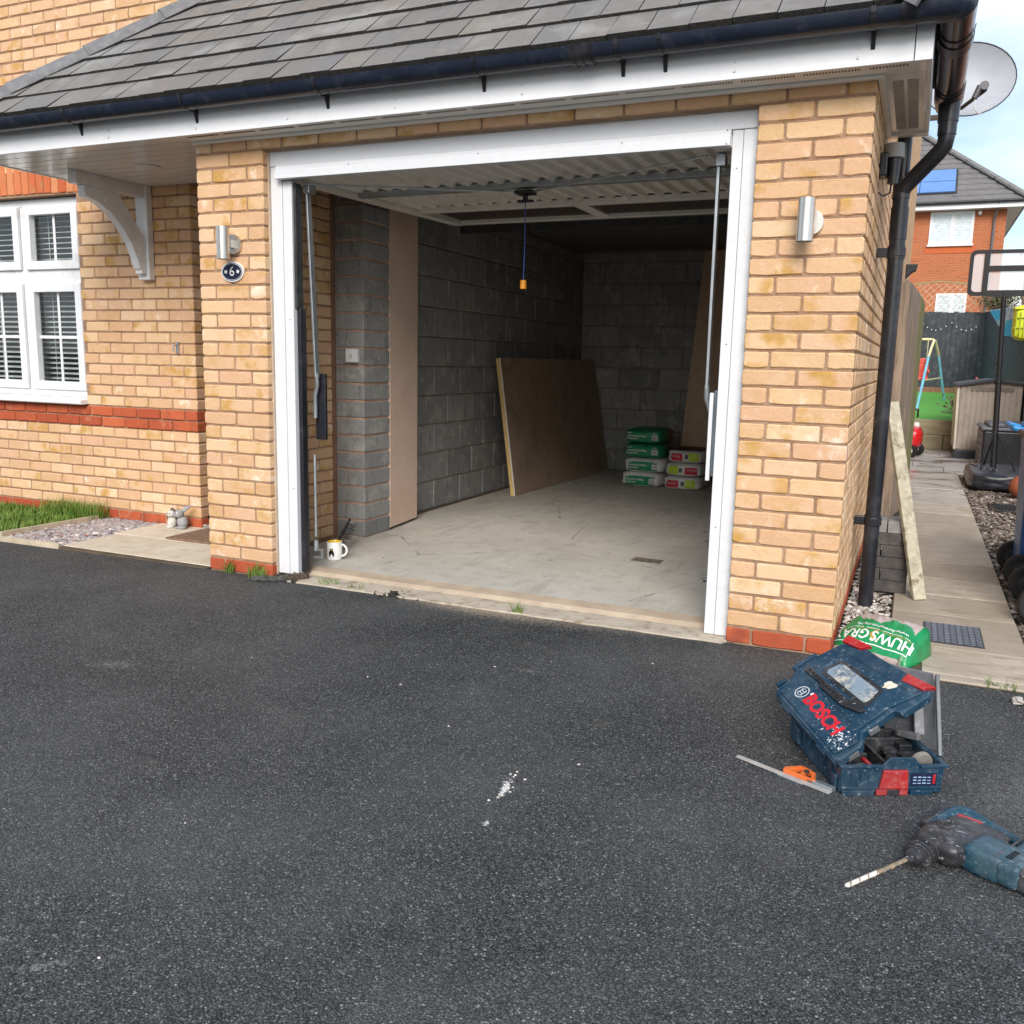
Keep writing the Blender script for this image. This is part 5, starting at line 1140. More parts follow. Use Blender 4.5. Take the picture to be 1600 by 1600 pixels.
# ride-on toy
ty = thing('ride_on_toy', 'red and yellow ride-on toy car behind the timber gate', 'toy car', (3.62, 9.9, 0))
q = MB(); rbox(q, (3.60, 9.95, .27), (.155, .32, .16), 3.2, 10, 3, .05); q.build('body', plain('toy_red', (.66, .015, .02), .25), ty, smooth=True)
q = MB(); rbox(q, (3.56, 9.85, .46), (.07, .14, .10), 3, 8); q.box(3.60, 3.625, 9.8, 9.83, .5, .66); q.build('seat', plain('toy_yellow', (.80, .50, .02), .3), ty, smooth=True)
q = MB(); rbox(q, (3.66, 9.9, .43), (.045, .06, .055), 2.5, 8); q.build('headlight', PLASTW, ty, smooth=True); q = MB(); q.tube([(3.58, 9.8, .66), (3.66, 9.8, .66)], .013, 8); q.tube([(3.665, 9.8, .67), (3.665, 9.8, .55)], .012, 8); q.build('handlebar', BLACKP, ty)
for (x, y) in ((3.60, 9.70), (3.68, 10.05)):
    q = MB(); q.tube([(x + .0, y - .035, .095), (x + .03, y + .035, .095)], .093, 20); o = q.build('wheel', RUB, ty, bevel=.012); q = MB(); q.tube([(x - .004, y - .040, .095), (x + .0, y - .03, .095)], .045, 16); q.build('hub_cap', PLASTW, o); q = MB(); q.tube([(x - .006, y - .044, .095), (x - .002, y - .04, .095)], .017, 10); q.build('hub_centre', SRD, o)

# ------------------------------------------------------------------ fences and trellis
bf = thing('back_fence', 'dark grey vertical board fence across the end of the garden', 'fence', (3.9, 16.5, .8))
x = 3.0; rb = random.Random(12)
while x < 4.74: q = MB(); q.box(x, x + .094, 16.5 + rb.uniform(0, .02), 16.53, .6, 2.345 + rb.uniform(-.01, .01)); q.build('fence_board', WOODD, bf); x += .098
q = MB(); q.box(3.0, 4.75, 16.535, 16.55, .6, 2.33); q.build('backing_rail', WOODD, bf)
rf = thing('side_fence', 'dark painted board fence running down the right of the garden', 'fence', (4.95, 12, 0)); P0 = Vector((4.75, 16.48, 0)); P1 = Vector((5.42, 6.0, 0)); n = 76; dd = (P1 - P0) / n
for i in range(n):
    a = P0 + dd * i; b = a + dd * .96; f = i / n; zt = 2.345 - .45 * f; zb = .6 * (1 - min(1, f * 2)); nx = Vector((.018, .002, 0)) * (1 + (i % 2) * .6)
    q = MB(); q.add([(a.x, a.y, zb), (b.x, b.y, zb), (b.x + nx.x, b.y, zb), (a.x + nx.x, a.y, zb), (a.x, a.y, zt), (b.x, b.y, zt), (b.x + nx.x, b.y, zt), (a.x + nx.x, a.y, zt)], [(3, 2, 1, 0), (4, 5, 6, 7), (0, 1, 5, 4), (2, 3, 7, 6), (1, 2, 6, 5), (3, 0, 4, 7)]); q.build('fence_board', WOODD, rf)
fy_ = thing('fairy_lights', 'string of small white bulbs along the dark back fence', 'fairy lights', (4, 16.48, 2.1)); fpts = []
for xx in (3.64, 3.72, 3.8, 3.88, 3.97, 4.06, 4.16, 4.25, 4.34, 4.43, 4.52, 4.6):
    zz = 2.08 - .16 * math.sin(math.pi * ((xx - 3.6) % .55) / .55) + .06; fpts.append((xx, 16.485, zz)); q = MB(); q.blob((xx, 16.48, zz), (.012, .012, .014), 1, 0, 8, 6); q.build('bulb', PLASTW, fy_)
q = MB(); q.tube(fpts, .002, 4); q.build('wire', DARKM, fy_)
tr = thing('trellis', 'tan diagonal lattice trellis with a wavy top above the fence', 'trellis', (4, 16.5, 2.35)); TRM = plain('tan_trellis', (.70, .52, .38), .8, 0, (.42, .27, .16), 10)
def ztop(x): return 2.905 + .035 * math.sin((x - 3.5) * 4.2)
q = MB(); cnt = 0
for sgn in (1, -1):
    x = 1.8
    while x < 6.4:
        # strip from bottom (x,2.35) going up
        z0 = 2.35; xx, zz = x, z0
        L_ = 0
        while zz < ztop(xx) and L_ < 1: L_ += .02; xx = x + sgn * L_ * .707; zz = z0 + L_ * .707
        lo, hi = min(x, xx), max(x, xx)
        if hi > 3.2 and lo < 5.2: q.bar((x, 16.51 + (.008 if sgn > 0 else 0), z0), (xx, 16.51 + (.008 if sgn > 0 else 0), zz), .008, .030 if sgn > 0 else .016, (0, 1, 0)); cnt += 1
        x += .120 if sgn > 0 else .16
q.build('lattice', TRM, tr, kind='stuff')
q = MB(); x = 3.2
while x < 4.6: q.bar((x, 16.5, ztop(x)), (x + .1, 16.5, ztop(x + .1)), .02, .03); x += .1
q.build('top_rail', plain('green_tan_rail', (.30, .26, .12), .8), tr)
# climber above the fence corner and dry border plant, red flowers
def bush(name, label, c, r_, n, cols, size, seed, cat='plant', twig=True):
    t_ = thing(name, label, cat, c); rb = random.Random(seed); q = MB(); tw = MB()
    for i in range(n):
        d = Vector((rb.gauss(0, .45), rb.gauss(0, .45), rb.gauss(0, .45))); p_ = Vector((c[0] + d.x * r_[0], c[1] + d.y * r_[1], c[2] + r_[2] + d.z * r_[2])); a = Vector((rb.uniform(-1, 1), rb.uniform(-1, 1), rb.uniform(-.6, 1))).normalized(); b = a.orthogonal().normalized(); s_ = size * rb.uniform(.5, 1.3)
        q.add([tuple(p_ - a * s_), tuple(p_ + b * s_ * .5), tuple(p_ + a * s_), tuple(p_ - b * s_ * .5)], [(0, 1, 2, 3)], rb.uniform(.02, 1))
        if twig and i % 4 == 0: tw.bar((c[0] + d.x * r_[0] * .2, c[1], c[2]), tuple(p_), .006, .006)
    m = stone_m(name + '_leaf', cols); q.build('foliage', m, t_)
    if twig: tw.build('stems', plain(name + '_stem', (.16, .12, .08), .9), t_)
bush('dry_shrub', 'dry brown twiggy border shrub in front of the dark fence', (4.36, 12.2, .52), (.30, .2, .20), 500, [(0, (.10, .07, .04)), (.6, (.22, .17, .10)), (1, (.36, .30, .18))], .035, 3, 'shrub')
bush('flowering_plant', 'plant with dark red and pink flowers beside the shed', (4.46, 12.0, .72), (.07, .07, .16), 260, [(0, (.25, .01, .03)), (.6, (.45, .03, .07)), (.85, (.62, .22, .26)), (1, (.15, .14, .05))], .035, 5, 'plant')
bush('climbing_plant', 'bare leafed climber on the trellis at the fence corner', (4.95, 16.3, 2.33), (.40, .1, .22), 700, [(0, (.05, .06, .02)), (.5, (.11, .11, .05)), (1, (.22, .20, .12))], .035, 7, 'climber')
# towel and yellow basket over the side fence
tw_ = thing('beach_towel', 'blue and white patterned towel draped over the side fence', 'towel', (4.72, 13, 2.1)); TB = plain('towel_blue', (.03, .30, .52), .9, 0, (.06, .42, .62), 14); TW2 = plain('towel_pale', (.62, .60, .50), .9, 0, (.10, .20, .42), 9)
q = MB(); q.add([(4.70, 14.6, 2.26), (4.86, 11.2, 2.13), (4.86, 11.2, 1.72), (4.80, 12.6, 1.80)], [(0, 1, 2, 3)]); q.add([(4.702, 14.6, 2.262), (4.72, 14.6, 2.27), (4.885, 11.2, 2.14), (4.862, 11.2, 2.132)], [(0, 1, 2, 3)]); q.build('cloth', TW2, tw_)
q = MB(); q.add([(4.695, 14.58, 2.255), (4.76, 13.2, 2.20), (4.785, 12.9, 1.92), (4.745, 13.9, 2.08)], [(0, 1, 2, 3)]); q.add([(4.80, 12.2, 1.98), (4.83, 11.6, 1.96), (4.85, 11.3, 1.70), (4.79, 12.5, 1.76)], [(0, 1, 2, 3)]); q.build('blue_patch', TB, tw_)
yb_ = thing('yellow_basket', 'bright yellow green ribbed plastic basket hanging by the side fence', 'basket', (4.78, 9.0, 1.8)); YEL = plain('lime_yellow', (.66, .74, .03), .4, 0, (.58, .66, .03), 6)
q = MB(); rbox(q, (4.80, 9.05, 1.80), (.165, .14, .215), 4.5, 8, 1, .02); q.build('body', YEL, yb_, smooth=True)
q = MB()
for k in range(7): q.box(4.655 + k * .045, 4.668 + k * .045, 8.895, 8.91, 1.64, 1.92)
for zz in (1.73, 1.85): q.box(4.64, 4.97, 8.893, 8.908, zz, zz + .012)
q.build('ribs', plain('lime_dark', (.42, .50, .02), .5), yb_)  # ribs coloured a darker lime than the basket body
q = MB(); q.box(4.63, 4.99, 8.9, 9.2, 1.955, 1.985); q.build('rim', YEL, yb_, bevel=.008)
q = MB(); q.bar((4.98, 9.05, 1.95), (5.24, 9.05, 1.95), .03, .02); q.build('hook_arm', DARKM, yb_)

# ------------------------------------------------------------------ neighbour houses
def farbrick(name, c1, c2, mort):
    t = NT(name); b_ = t.n('ShaderNodeTexBrick'); v = t.n('ShaderNodeCombineXYZ'); sp = t.n('ShaderNodeSeparateXYZ'); t.l(t.pos, sp.inputs[0]); t.l(t.math('ADD', sp.outputs[0], sp.outputs[1]), v.inputs[0]); t.l(sp.outputs[2], v.inputs[1]); t.l(v.outputs[0], b_.inputs[0])
    b_.inputs['Scale'].default_value = 1; b_.inputs['Brick Width'].default_value = .225; b_.inputs['Row Height'].default_value = .075; b_.inputs['Mortar Size'].default_value = .010; b_.inputs['Bias'].default_value = -.2
    b_.inputs['Color1'].default_value = (*c1, 1); b_.inputs['Color2'].default_value = (*c2, 1); b_.inputs['Mortar'].default_value = (*mort, 1)
    wv = t.math('MODULO', t.math('FLOOR', t.math('DIVIDE', sp.outputs[2], .075)), 7)
    col = t.mix(t.ramp(t.noise(3, 5, .7, t.vec((.9, .9, 4))), [(.6, 0.), (.72, .55)]), b_.outputs[0], tuple(x * .35 for x in c1)); return t.fin(col, .9, 0, .1)
FBR = farbrick('far_red_brick', (.46, .13, .05), (.40, .105, .04), (.34, .20, .13))
nh = thing('neighbour_house', 'orange brick house behind the garden with solar panels on its roof', 'house', (2.5, 28, 0))
q = MB(); q.box(-5, 5.68, 28, 36, -.05, 6.02); q.build('wall', FBR, nh)
q = MB(); q.box(3.50, 4.90, 27.985, 28.0, 4.76, 4.985); q.build('brick_band', plain('orange_band', (.52, .12, .035), .9, 0, (.45, .1, .03), 40), nh)
q = MB(); q.box(-5.5, 6.12, 27.60, 27.64, 6.02, 6.16); q.box(6.08, 6.12, 27.6, 36.4, 6.02, 6.16); q.build('fascia', FASC, nh); q = MB(); q.box(-5.5, 6.1, 27.64, 28.0, 6.02, 6.04); q.box(5.69, 6.1, 28.0, 36.4, 6.02, 6.04); q.build('soffit', SOFF, nh)
q = MB(); q.tube([(-5.5, 27.55, 6.20), (6.18, 27.55, 6.20)], .055, 8); q.tube([(6.17, 27.55, 6.2), (6.17, 36, 6.2)], .05, 8); q.build('gutter', BLACKP, nh)
q = MB(); q.tube([(5.42, 27.6, 6.18), (5.36, 27.9, 5.75), (5.36, 27.94, 5.6), (5.36, 27.94, 0)], .036, 8); q.build('downpipe', plain('grey_pipe', (.12, .12, .13), .5), nh)
rfo = MB(); tnr = .86; cs = 20; rmat = plain('far_roof_tile', (.17, .16, .16), .7, 0, (.14, .13, .13), 2, dirt=((.22, .21, .2), 6, .5))
for i in range(cs):
    a, b = i / cs, (i + 1) / cs; H_ = 4.1; w0, w1 = a * H_ / tnr, b * H_ / tnr; z0, z1 = 6.22 + a * H_, 6.22 + b * H_
    y0, y1 = 27.55 + w0, 27.55 + w1 + .02; xr0, xr1 = 6.15 - w0, 6.15 - w1
    rfo.add([(-6, y0, z0 + .05), (xr0, y0, z0 + .05), (xr1, y1, z1 + .0), (-6, y1, z1 + .0), (-6, y0, z0), (xr0, y0, z0)], [(0, 1, 2, 3), (4, 5, 1, 0)], .5)
    rfo.add([(xr0, y0, z0 + .05), (xr0, 36.5, z0 + .05), (xr1, 36.5, z1), (xr1, y1, z1)], [(0, 1, 2, 3)], .5)
rfo.build('roof', rmat, nh)
for i in range(12):
    a, b = i / 12, (i + 1) / 12 + .01; q = MB(); q.bar((6.17 - a * 4.77, 27.53 + a * 4.77, 6.29 + a * 4.1), (6.17 - b * 4.77, 27.53 + b * 4.77, 6.29 + b * 4.1), .26, .09); q.build('hip_tile', plain('far_hip', (.21, .20, .19), .8) if 'far_hip' not in MATS else MATS['far_hip'], nh, bevel=.02)
SOL = plain('solar_blue', (.14, .27, .56), .12, .1, (.12, .24, .52), 1)  # blue lightened so the base colour carries the reflected sky
def onroof(x, t_, o_): w_2 = t_ / tnr; return (x, 27.55 + w_2 - o_ * .65, 6.22 + t_ + .05 + o_ * .76)
for t0, t1 in ((.28, .66), (.68, 1.10)):
    for x0, x1 in ((2.2, 3.19), (3.21, 4.20)):
        q = MB(); q.add([onroof(x0, t0, .05), onroof(x1, t0, .05), onroof(x1, t1, .05), onroof(x0, t1, .05), onroof(x0, t0, .0), onroof(x1, t0, .0), onroof(x1, t1, .0), onroof(x0, t1, .0)], [(0, 1, 2, 3), (4, 5, 1, 0), (5, 6, 2, 1), (7, 4, 0, 3), (6, 7, 3, 2)]); q.build('solar_panel', SOL, nh)
q = MB(); q.add([onroof(2.1, .24, .02), onroof(4.26, .24, .02), onroof(4.26, 1.15, .02), onroof(2.1, 1.15, .02)], [(0, 1, 2, 3)]); q.build('panel_flashing', DARKM, nh)
def fwin(x0, x1, z0, z1, y, parent, blinds=True):
    q = MB(); t_ = .07; q.box(x0, x0 + t_, y - .03, y, z0, z1); q.box(x1 - t_, x1, y - .03, y, z0, z1); q.box(x0 + t_, x1 - t_, y - .03, y, z1 - t_, z1); q.box(x0 + t_, x1 - t_, y - .03, y, z0, z0 + t_); xm = (x0 + x1) / 2 + .02; q.box(xm - .05, xm + .05, y - .03, y, z0 + t_, z1 - t_); o = q.build('window', UPVC, parent)
    q = MB(); q.box(x0 - .03, x1 + .03, y - .08, y, z0 - .06, z0 - .001); q.build('sill', UPVC, parent)
    for a, b in ((x0 + t_, xm - .05), (xm + .05, x1 - t_)):
        q = MB(); q.box(a, b, y - .012, y - .004, z0 + t_, z1 - t_); q.build('pane', plain('pale_pane', (.55, .64, .68), .15) if 'pale_pane' not in MATS else MATS['pale_pane'], o)
        q = MB()
        for k in range(18): zz = z0 + t_ + (z1 - z0 - 2 * t_) * (k + .5) / 18; q.box(a, b, y - .016, y - .0125, zz - .010, zz + .010)
        q.build('blind_slat', plain('blind_white', (.74, .77, .78), .5) if 'blind_white' not in MATS else MATS['blind_white'], o)
fwin(3.585, 4.815, 5.03, 6.0, 28, nh); fwin(3.95, 4.82, 2.0, 3.55, 28, nh)
q = MB(); rbox(q, (4.95, 27.9, 5.92), (.05, .05, .06), 3, 6); q.build('security_light', PLASTW, nh, smooth=True)
h2 = thing('far_gable_house', 'pinkish brick gable house with white bargeboard at far right', 'house', (9, 40, 0)); PBR = farbrick('far_pink_brick', (.42, .22, .16), (.36, .18, .13), (.34, .26, .22))
q = MB(); q.prism([(8.2, -.05), (16, -.05), (16, 7.2), (12.0, 11.2), (8.2, 7.2)], 40, 50, 'y'); q.build('wall', PBR, h2)
q = MB(); q.bar((7.75, 39.9, 6.62), (12.0, 39.9, 11.5), .25, .30, (0, 1, 0)); q.build('bargeboard', FASC, h2); q = MB(); q.add([(7.7, 39.7, 6.75), (12, 39.7, 11.65), (12, 50, 11.65), (7.7, 50, 6.75)], [(0, 1, 2, 3)]); q.build('roof', rmat, h2)
h3 = thing('side_garage', 'sliver of red brick garage wall beyond the side fence', 'garage', (5.6, 8, 0)); q = MB(); q.box(5.62, 9, 5.5, 9.0, -.05, 2.2); q.build('wall', FBR, h3); q = MB(); q.prism([(5.5, 2.2), (9.2, 2.2), (7.3, 3.2)], 5.4, 9.1, 'y'); q.build('roof', rmat, h3)

# ------------------------------------------------------------------ satellite dish
ds = thing('satellite_dish', 'grey perforated satellite dish on the house wall behind the gutter corner', 'satellite dish', (3.37, 2.4, 2.9))
c = Vector((3.724, 2.25, 2.878)); aim = Vector((.14, -1.0, .10)).normalized(); sx_ = aim.cross(Vector((0, 0, 1))).normalized(); sz_ = sx_.cross(aim)
def dish_mat():
    t = NT('mesh_dish'); col = t.mix(t.ramp(t.noise(5, 3), [(.4, 0.), (.6, 1.)]), (.36, .39, .44), (.31, .34, .39)); vv = t.vor(260); col = t.mix(t.ramp(vv.outputs['Distance'], [(.2, .5), (.35, 0.)]), col, (.12, .13, .16)); return t.fin(col, .5, .1)
q = MB(); vs = []; K, A_ = 9, 36
for s_ in (0, 1):
    for i in range(K + 1):
        for j in range(A_): r_ = i / K; an = 2 * math.pi * j / A_; p_ = c + sx_ * (.254 * r_ * math.cos(an)) + sz_ * (.207 * r_ * math.sin(an)) + aim * (.045 * r_ * r_ - .045 - s_ * .004); vs.append(tuple(p_))
m_ = (K + 1) * A_
q.add(vs, [(i * A_ + j, (i + 1) * A_ + j, (i + 1) * A_ + (j + 1) % A_, i * A_ + (j + 1) % A_) for i in range(K) for j in range(A_)] + [(m_ + i * A_ + (j + 1) % A_, m_ + (i + 1) * A_ + (j + 1) % A_, m_ + (i + 1) * A_ + j, m_ + i * A_ + j) for i in range(K) for j in range(A_)]); q.build('reflector', dish_mat(), ds, smooth=True)
q = MB(); q.tube([tuple(c + sx_ * (.255 * math.cos(2 * math.pi * j / A_)) + sz_ * (.208 * math.sin(2 * math.pi * j / A_))) for j in range(A_ + 1)], .0035, 6, caps=False); q.build('rim', DARKM, ds, smooth=True)
f_ = Vector((3.804, 2.03, 2.775))
q = MB(); q.tube([(3.70, 2.17, 2.70), tuple(f_ - sz_ * .02 - sx_ * .01)], .011, 8); q.build('feed_arm', BLACKP, ds, smooth=True)
q = MB(); q.tube([tuple(f_ + aim * .015), tuple(f_ - aim * .05)], .024, 14); q.tube([tuple(f_ + sx_ * .02), tuple(f_ + sx_ * .045 - sz_ * .065)], .016, 10); q.build('feed_horn', plain('lnb_grey', (.07, .07, .085), .5), ds, smooth=True)
q = MB(); a_ = f_ + sx_ * .04 - sz_ * .06; q.tube([tuple(a_), tuple(a_ - sz_ * .06 + sx_ * .0), tuple(a_ - sz_ * .095 - sx_ * .025), tuple(a_ - sz_ * .06 - sx_ * .06), tuple(a_ - sz_ * .02 - sx_ * .08)], .0035, 8); q.build('cable', plain('white_cable', (.6, .6, .6), .4), ds, smooth=True)
q = MB(); q.tube([tuple(c - aim * .06), tuple(c - aim * .12 + sz_ * -.05), (3.60, 2.42, 2.72), (3.37, 2.42, 2.72)], .018, 10); q.build('mast', GALV, ds, smooth=True)

# ------------------------------------------------------------------ street side, seen in reflections
oh = thing('opposite_house', 'red brick house across the road seen only as a reflection in the window', 'house', (-8, -19, 0)); OBR = farbrick('opp_brick', (.24, .06, .04), (.20, .05, .035), (.2, .13, .1))
q = MB(); q.box(-20, -3, -28, -19, -.05, 5.2); q.build('wall', OBR, oh); q = MB(); q.prism([(-18.6, 5.2), (-28.4, 5.2), (-23.5, 8.6)], -20.4, -2.6, 'x'); q.build('roof', rmat, oh)
fw2 = MB(); fw2.box(-9, -7.4, -18.99, -18.95, 1, 2.3); fw2.box(-13, -11.4, -18.99, -18.95, 1, 2.3); fw2.box(-9, -7.4, -18.99, -18.95, 3.4, 4.6); fw2.build('window', UPVC, oh)
bush('hedge', 'clipped green hedge reflected in the lower window panes', (-9, -15.5, 0), (5, .5, .75), 5000, [(0, (.02, .05, .01)), (.6, (.045, .10, .02)), (1, (.09, .15, .03))], .12, 9, 'hedge', False)

# ------------------------------------------------------------------ tool case
def tool_plastic(name, c, dirtc, amt):
    t = NT(name); col = t.mix(t.ramp(t.noise(5, 4, .6), [(.35, 0.), (.65, 1.)]), c, tuple(x * .72 for x in c))
    d1 = t.ramp(t.noise(34, 7, .72), [(.55, 0.), (.68, 1.)]); col = t.mix(t.math('MULTIPLY', d1, amt), col, dirtc)
    d2 = t.ramp(t.noise(5.5, 6, .7, t.vec((1, 1, 1), (3, 3, 3))), [(.48, 0.), (.72, 1.)]); col = t.mix(t.math('MULTIPLY', d2, amt * .6), col, dirtc)
    sc_ = t.ramp(t.noise(26, 2, .5, t.vec((1, 9, 4), (2, 1, 5))), [(.685, 0.), (.70, 1.)]); col = t.mix(t.math('MULTIPLY', sc_, amt * .8), col, (.55, .58, .6))
    t.bump(t.noise(120, 3), .08, .002); return t.fin(col, t.math('ADD', t.math('MULTIPLY', t.noise(12, 4), .35), .22), 0, .5)
TBL = tool_plastic('dusty_blue_plastic', (.006, .040, .078), (.20, .25, .29), .40); TBD = tool_plastic('dusty_black_plastic', (.018, .02, .024), (.16, .16, .165), .6)
TRED = tool_plastic('dusty_red_plastic', (.42, .008, .012), (.5, .3, .28), .3); TGR = tool_plastic('dusty_grey_plastic', (.13, .135, .145), (.27, .27, .28), .6)
BX = frame((3.499, -1.309, 0), (.89, .456, 0), (-.456, .89, 0), (0, 0, 1))
cs_ = thing('tool_case', 'battered blue plastic tool case with its loose lid propped open at an angle', 'tool case', (3.55, -1.05, 0))
Wb, Db, Hb = .30, .40, .088
q = MB(BX); q.prism([(.004, .006), (Wb - .004, .006), (Wb + .004, Hb), (.235, Hb), (.213, .112), (.142, .112), (.118, Hb), (0, Hb)], 0, .006, 'y'); q.build('front_wall', TBL, cs_, bevel=.0015)
q = MB(BX); q.prism([(.006, .006), (Db - .006, .006), (Db, Hb), (.006, Hb)], 0, .006, 'x'); q.build('side_wall', TBL, cs_, bevel=.0015)
q = MB(BX); q.prism([(.006, .006), (Db - .006, .006), (Db, Hb), (.006, Hb)], Wb - .004, Wb + .002, 'x'); q.build('side_wall', TBL, cs_, bevel=.0015)
q = MB(BX); q.box(.0, Wb, Db - .006, Db, .006, Hb); q.build('back_wall', TBL, cs_, bevel=.0015)
q = MB(BX); q.box(-.006, .006, -.006, .15, Hb - .004, Hb + .004); q.box(-.006, .12, -.007, .008, Hb - .003, Hb + .003); q.box(.23, Wb + .014, -.008, .008, Hb - .003, Hb + .003); q.box(Wb - .002, Wb + .014, .0081, .3, Hb - .003, Hb + .003); q.build('rim', TBL, cs_, bevel=.001)
q = MB(BX); q.box(.006, Wb - .006, .006, Db - .006, .008, .022); q.build('floor_tray', TBD, cs_)
for (a, b, c, d, h) in ((.01, .12, .10, .11, .08), (.01, .29, .20, .212, .085), (.15, .16, .01, .20, .075), (.23, .29, .07, .14, .07), (.17, .22, .03, .06, .078), (.16, .29, .25, .265, .09), (.25, .29, .16, .19, .08), (.03, .13, .03, .09, .055)):
    q = MB(BX); q.box(a, b, c, d, .022, h); q.build('insert_divider', TBD, cs_, bevel=.003)
q = MB(BX); q.box(.0, Wb, -.0035, -.0002, .020, .0245); q.box(.004, .098, -.006, -.0003, .0, .014); q.box(.205, Wb - .03, -.006, -.0003, .0, .014); q.build('foot_rail', TBL, cs_, bevel=.0015)
q = MB(BX); q.prism([(.110, .020), (.196, .020), (.192, .078), (.120, .078)], -.012, -.0008, 'y'); q.build('latch', TRED, cs_, bevel=.003)
q = MB(BX); q.box(.104, .135, -.009, -.001, .002, .019); q.box(.172, .196, -.009, -.001, .002, .019); q.box(.118, .192, -.0145, -.0121, .026, .031); q.build('latch_foot', TRED, cs_, bevel=.002)
q = MB(BX); q.box(.136, .170, -.008, -.001, .002, .018); q.build('latch_hook', TBD, cs_, bevel=.002)
q = MB(BX); q.box(.205, .282, -.002, -.0005, .028, .066); q.build('rating_label', plain('navy_label', (.01, .015, .05), .4), cs_)
rbk = random.Random(21); q = MB(BX)
for i in range(4): 
    for k in range(3): q.box(.212 + i * .014, .222 + i * .014, -.0026, -.0021, .034 + k * .009, .036 + k * .009 + rbk.uniform(0, .002))
q.build('label_print', plain('label_blue_print', (.35, .5, .75), .5), cs_, kind='stuff')
q = MB(BX); q.box(.270, .278, -.0026, -.0021, .034, .062); q.build('label_print', TRED, cs_)
q = MB(BX); q.box(-.008, -.0005, .02, .06, .004, .05); q.box(-.012, -.0005, .30, .345, .02, .07); q.box(-.010, -.0005, .13, .16, Hb - .03, Hb); q.build('side_lug', TBL, cs_, bevel=.003)
for xk in (.03, .055, .08, .24): q = MB(BX); q.box(xk, xk + .004, -.0022, -.0005, .03, .075); q.build('moulded_rib', TBL, cs_)
for yk in (.05, .10, .15, .20, .25): q = MB(BX); q.box(-.0035, -.0002, yk + .01, yk + .014, .022, .070); q.build('moulded_rib', TBL, cs_)
# inlay cover standing up inside, disc, papers
q = MB(); q.add([(3.60, -.95, .06), (3.755, -1.03, .07), (3.727, -.945, .285), (3.585, -.90, .285), (3.597, -.942, .06), (3.752, -1.02, .07), (3.724, -.937, .285), (3.582, -.892, .285)], [(0, 1, 2, 3), (7, 6, 5, 4), (1, 5, 6, 2), (3, 2, 6, 7), (0, 4, 5, 1), (4, 0, 3, 7)]); q.build('inlay_cover', TGR, cs_, bevel=.004)
q = MB(); q.bar((3.757, -1.10, .085), (3.735, -.95, .285), .012, .02); q.bar((3.70, -1.02, .11), (3.69, -.99, .19), .03, .012); q.bar((3.64, -1.0, .10), (3.70, -1.04, .11), .02, .02); q.build('inlay_edge', TGR, cs_, bevel=.003)
q = MB(BX); q.tube([(.262, .045, .075), (.262, .060, .079)], .030, 22); q.tube([(.262, .044, .0748), (.262, .043, .0745)], .012, 14); q.build('sanding_disc', plain('disc_grey', (.30, .28, .24), .6, .2), cs_, bevel=.001)
for (x, y, z, r_) in ((.20, .10, .06, .022), (.08, .06, .05, .03), (.22, .16, .06, .025)): q = MB(BX); q.blob((x, y, z), (r_, r_, r_ * .6), x * 50, .3, 12, 8); q.build('tool_accessory', TBD, cs_, smooth=True)
q = MB(BX); q.box(.10, .115, .03, .10, .060, .07); q.build('red_tool', TRED, cs_, bevel=.003)
# lid
lu = Vector((.55461006, -.81785815, -.1533484)); lv = Vector((.74930746, .41072446, .51946486)); ln_ = Vector((-.36186463, -.40300554, .84061913))
LD = frame((3.266, -.988, .16), lu, lv, ln_)
lid_poly = [(0, .0), (.38, -.004), (.392, .012), (.386, .085), (.344, .115), (.332, .225), (.357, .238), (.352, .33), (.335, .352), (.24, .345), (.10, .325), (.02, .318), (-.03, .308), (-.045, .285), (-.055, .20), (-.060, .185), (-.045, .10), (-.02, .06), (-.018, .012)]
q = MB(LD); q.prism(lid_poly, -.028, 0, 'z'); lid = q.build('lid', TBL, cs_, bevel=.005)
pl2 = [(x * .93 + .012, y * .93 + .012) for x, y in lid_poly]; q = MB(LD)
q.prism([(.012, .012), (.368, .008), (.372, .082), (.33, .112), (.318, .228), (.335, .325), (.03, .298), (-.02, .27), (-.03, .13), (-.005, .055)], .0002, .006, 'z'); q.build('raised_panel', TBL, lid, bevel=.003)
q = MB(LD); q.prism([(.0, -.0055), (.38, -.0085), (.38, -.003), (.0, .0)], -.035, -.006, 'z'); q.build('edge_rim', TBL, lid, bevel=.002)
for x0, x1, y0, y1, m_l in ((.05, .10, -.012, .0, TBL), (.28, .33, -.014, -.002, TBL), (.375, .390, .03, .07, TGR), (.333, .346, .13, .165, TGR)):
    q = MB(LD); q.box(x0, x1, y0, y1, -.030, -.010); q.build('edge_lug', m_l, lid, bevel=.003)
# handle bar and pocket
q = MB(LD); q.prism([(-.01, .118), (.08, .124), (.10, .115), (.22, .122), (.285, .145), (.288, .165), (.255, .172), (.21, .150), (.10, .140), (-.02, .140)], .006, .017, 'z'); q.build('handle', TBD, lid, bevel=.003)
q = MB(LD); q.prism([(.045, .152), (.262, .166), (.272, .185), (.252, .248), (.235, .252), (.055, .236), (.035, .222), (.028, .165)], .006, .0075, 'z'); q.build('pocket_edge', TBD, lid, bevel=.001)
def clearpocket():
    t = NT('dusty_clear_plastic'); col = t.mix(t.ramp(t.noise(40, 5, .7), [(.45, 0.), (.6, 1.)]), (.10, .15, .20), (.50, .46, .38)); col = t.mix(t.ramp(t.noise(9, 3), [(.4, 0.), (.6, 1.)]), col, (.20, .26, .32)); return t.fin(col, .30, 0, .5)
q = MB(LD); q.prism([(.055, .166), (.25, .178), (.258, .19), (.242, .238), (.065, .226), (.048, .215), (.044, .175)], .0076, .0095, 'z'); q.build('clear_pocket', clearpocket(), lid, bevel=.001)
q = MB(LD)
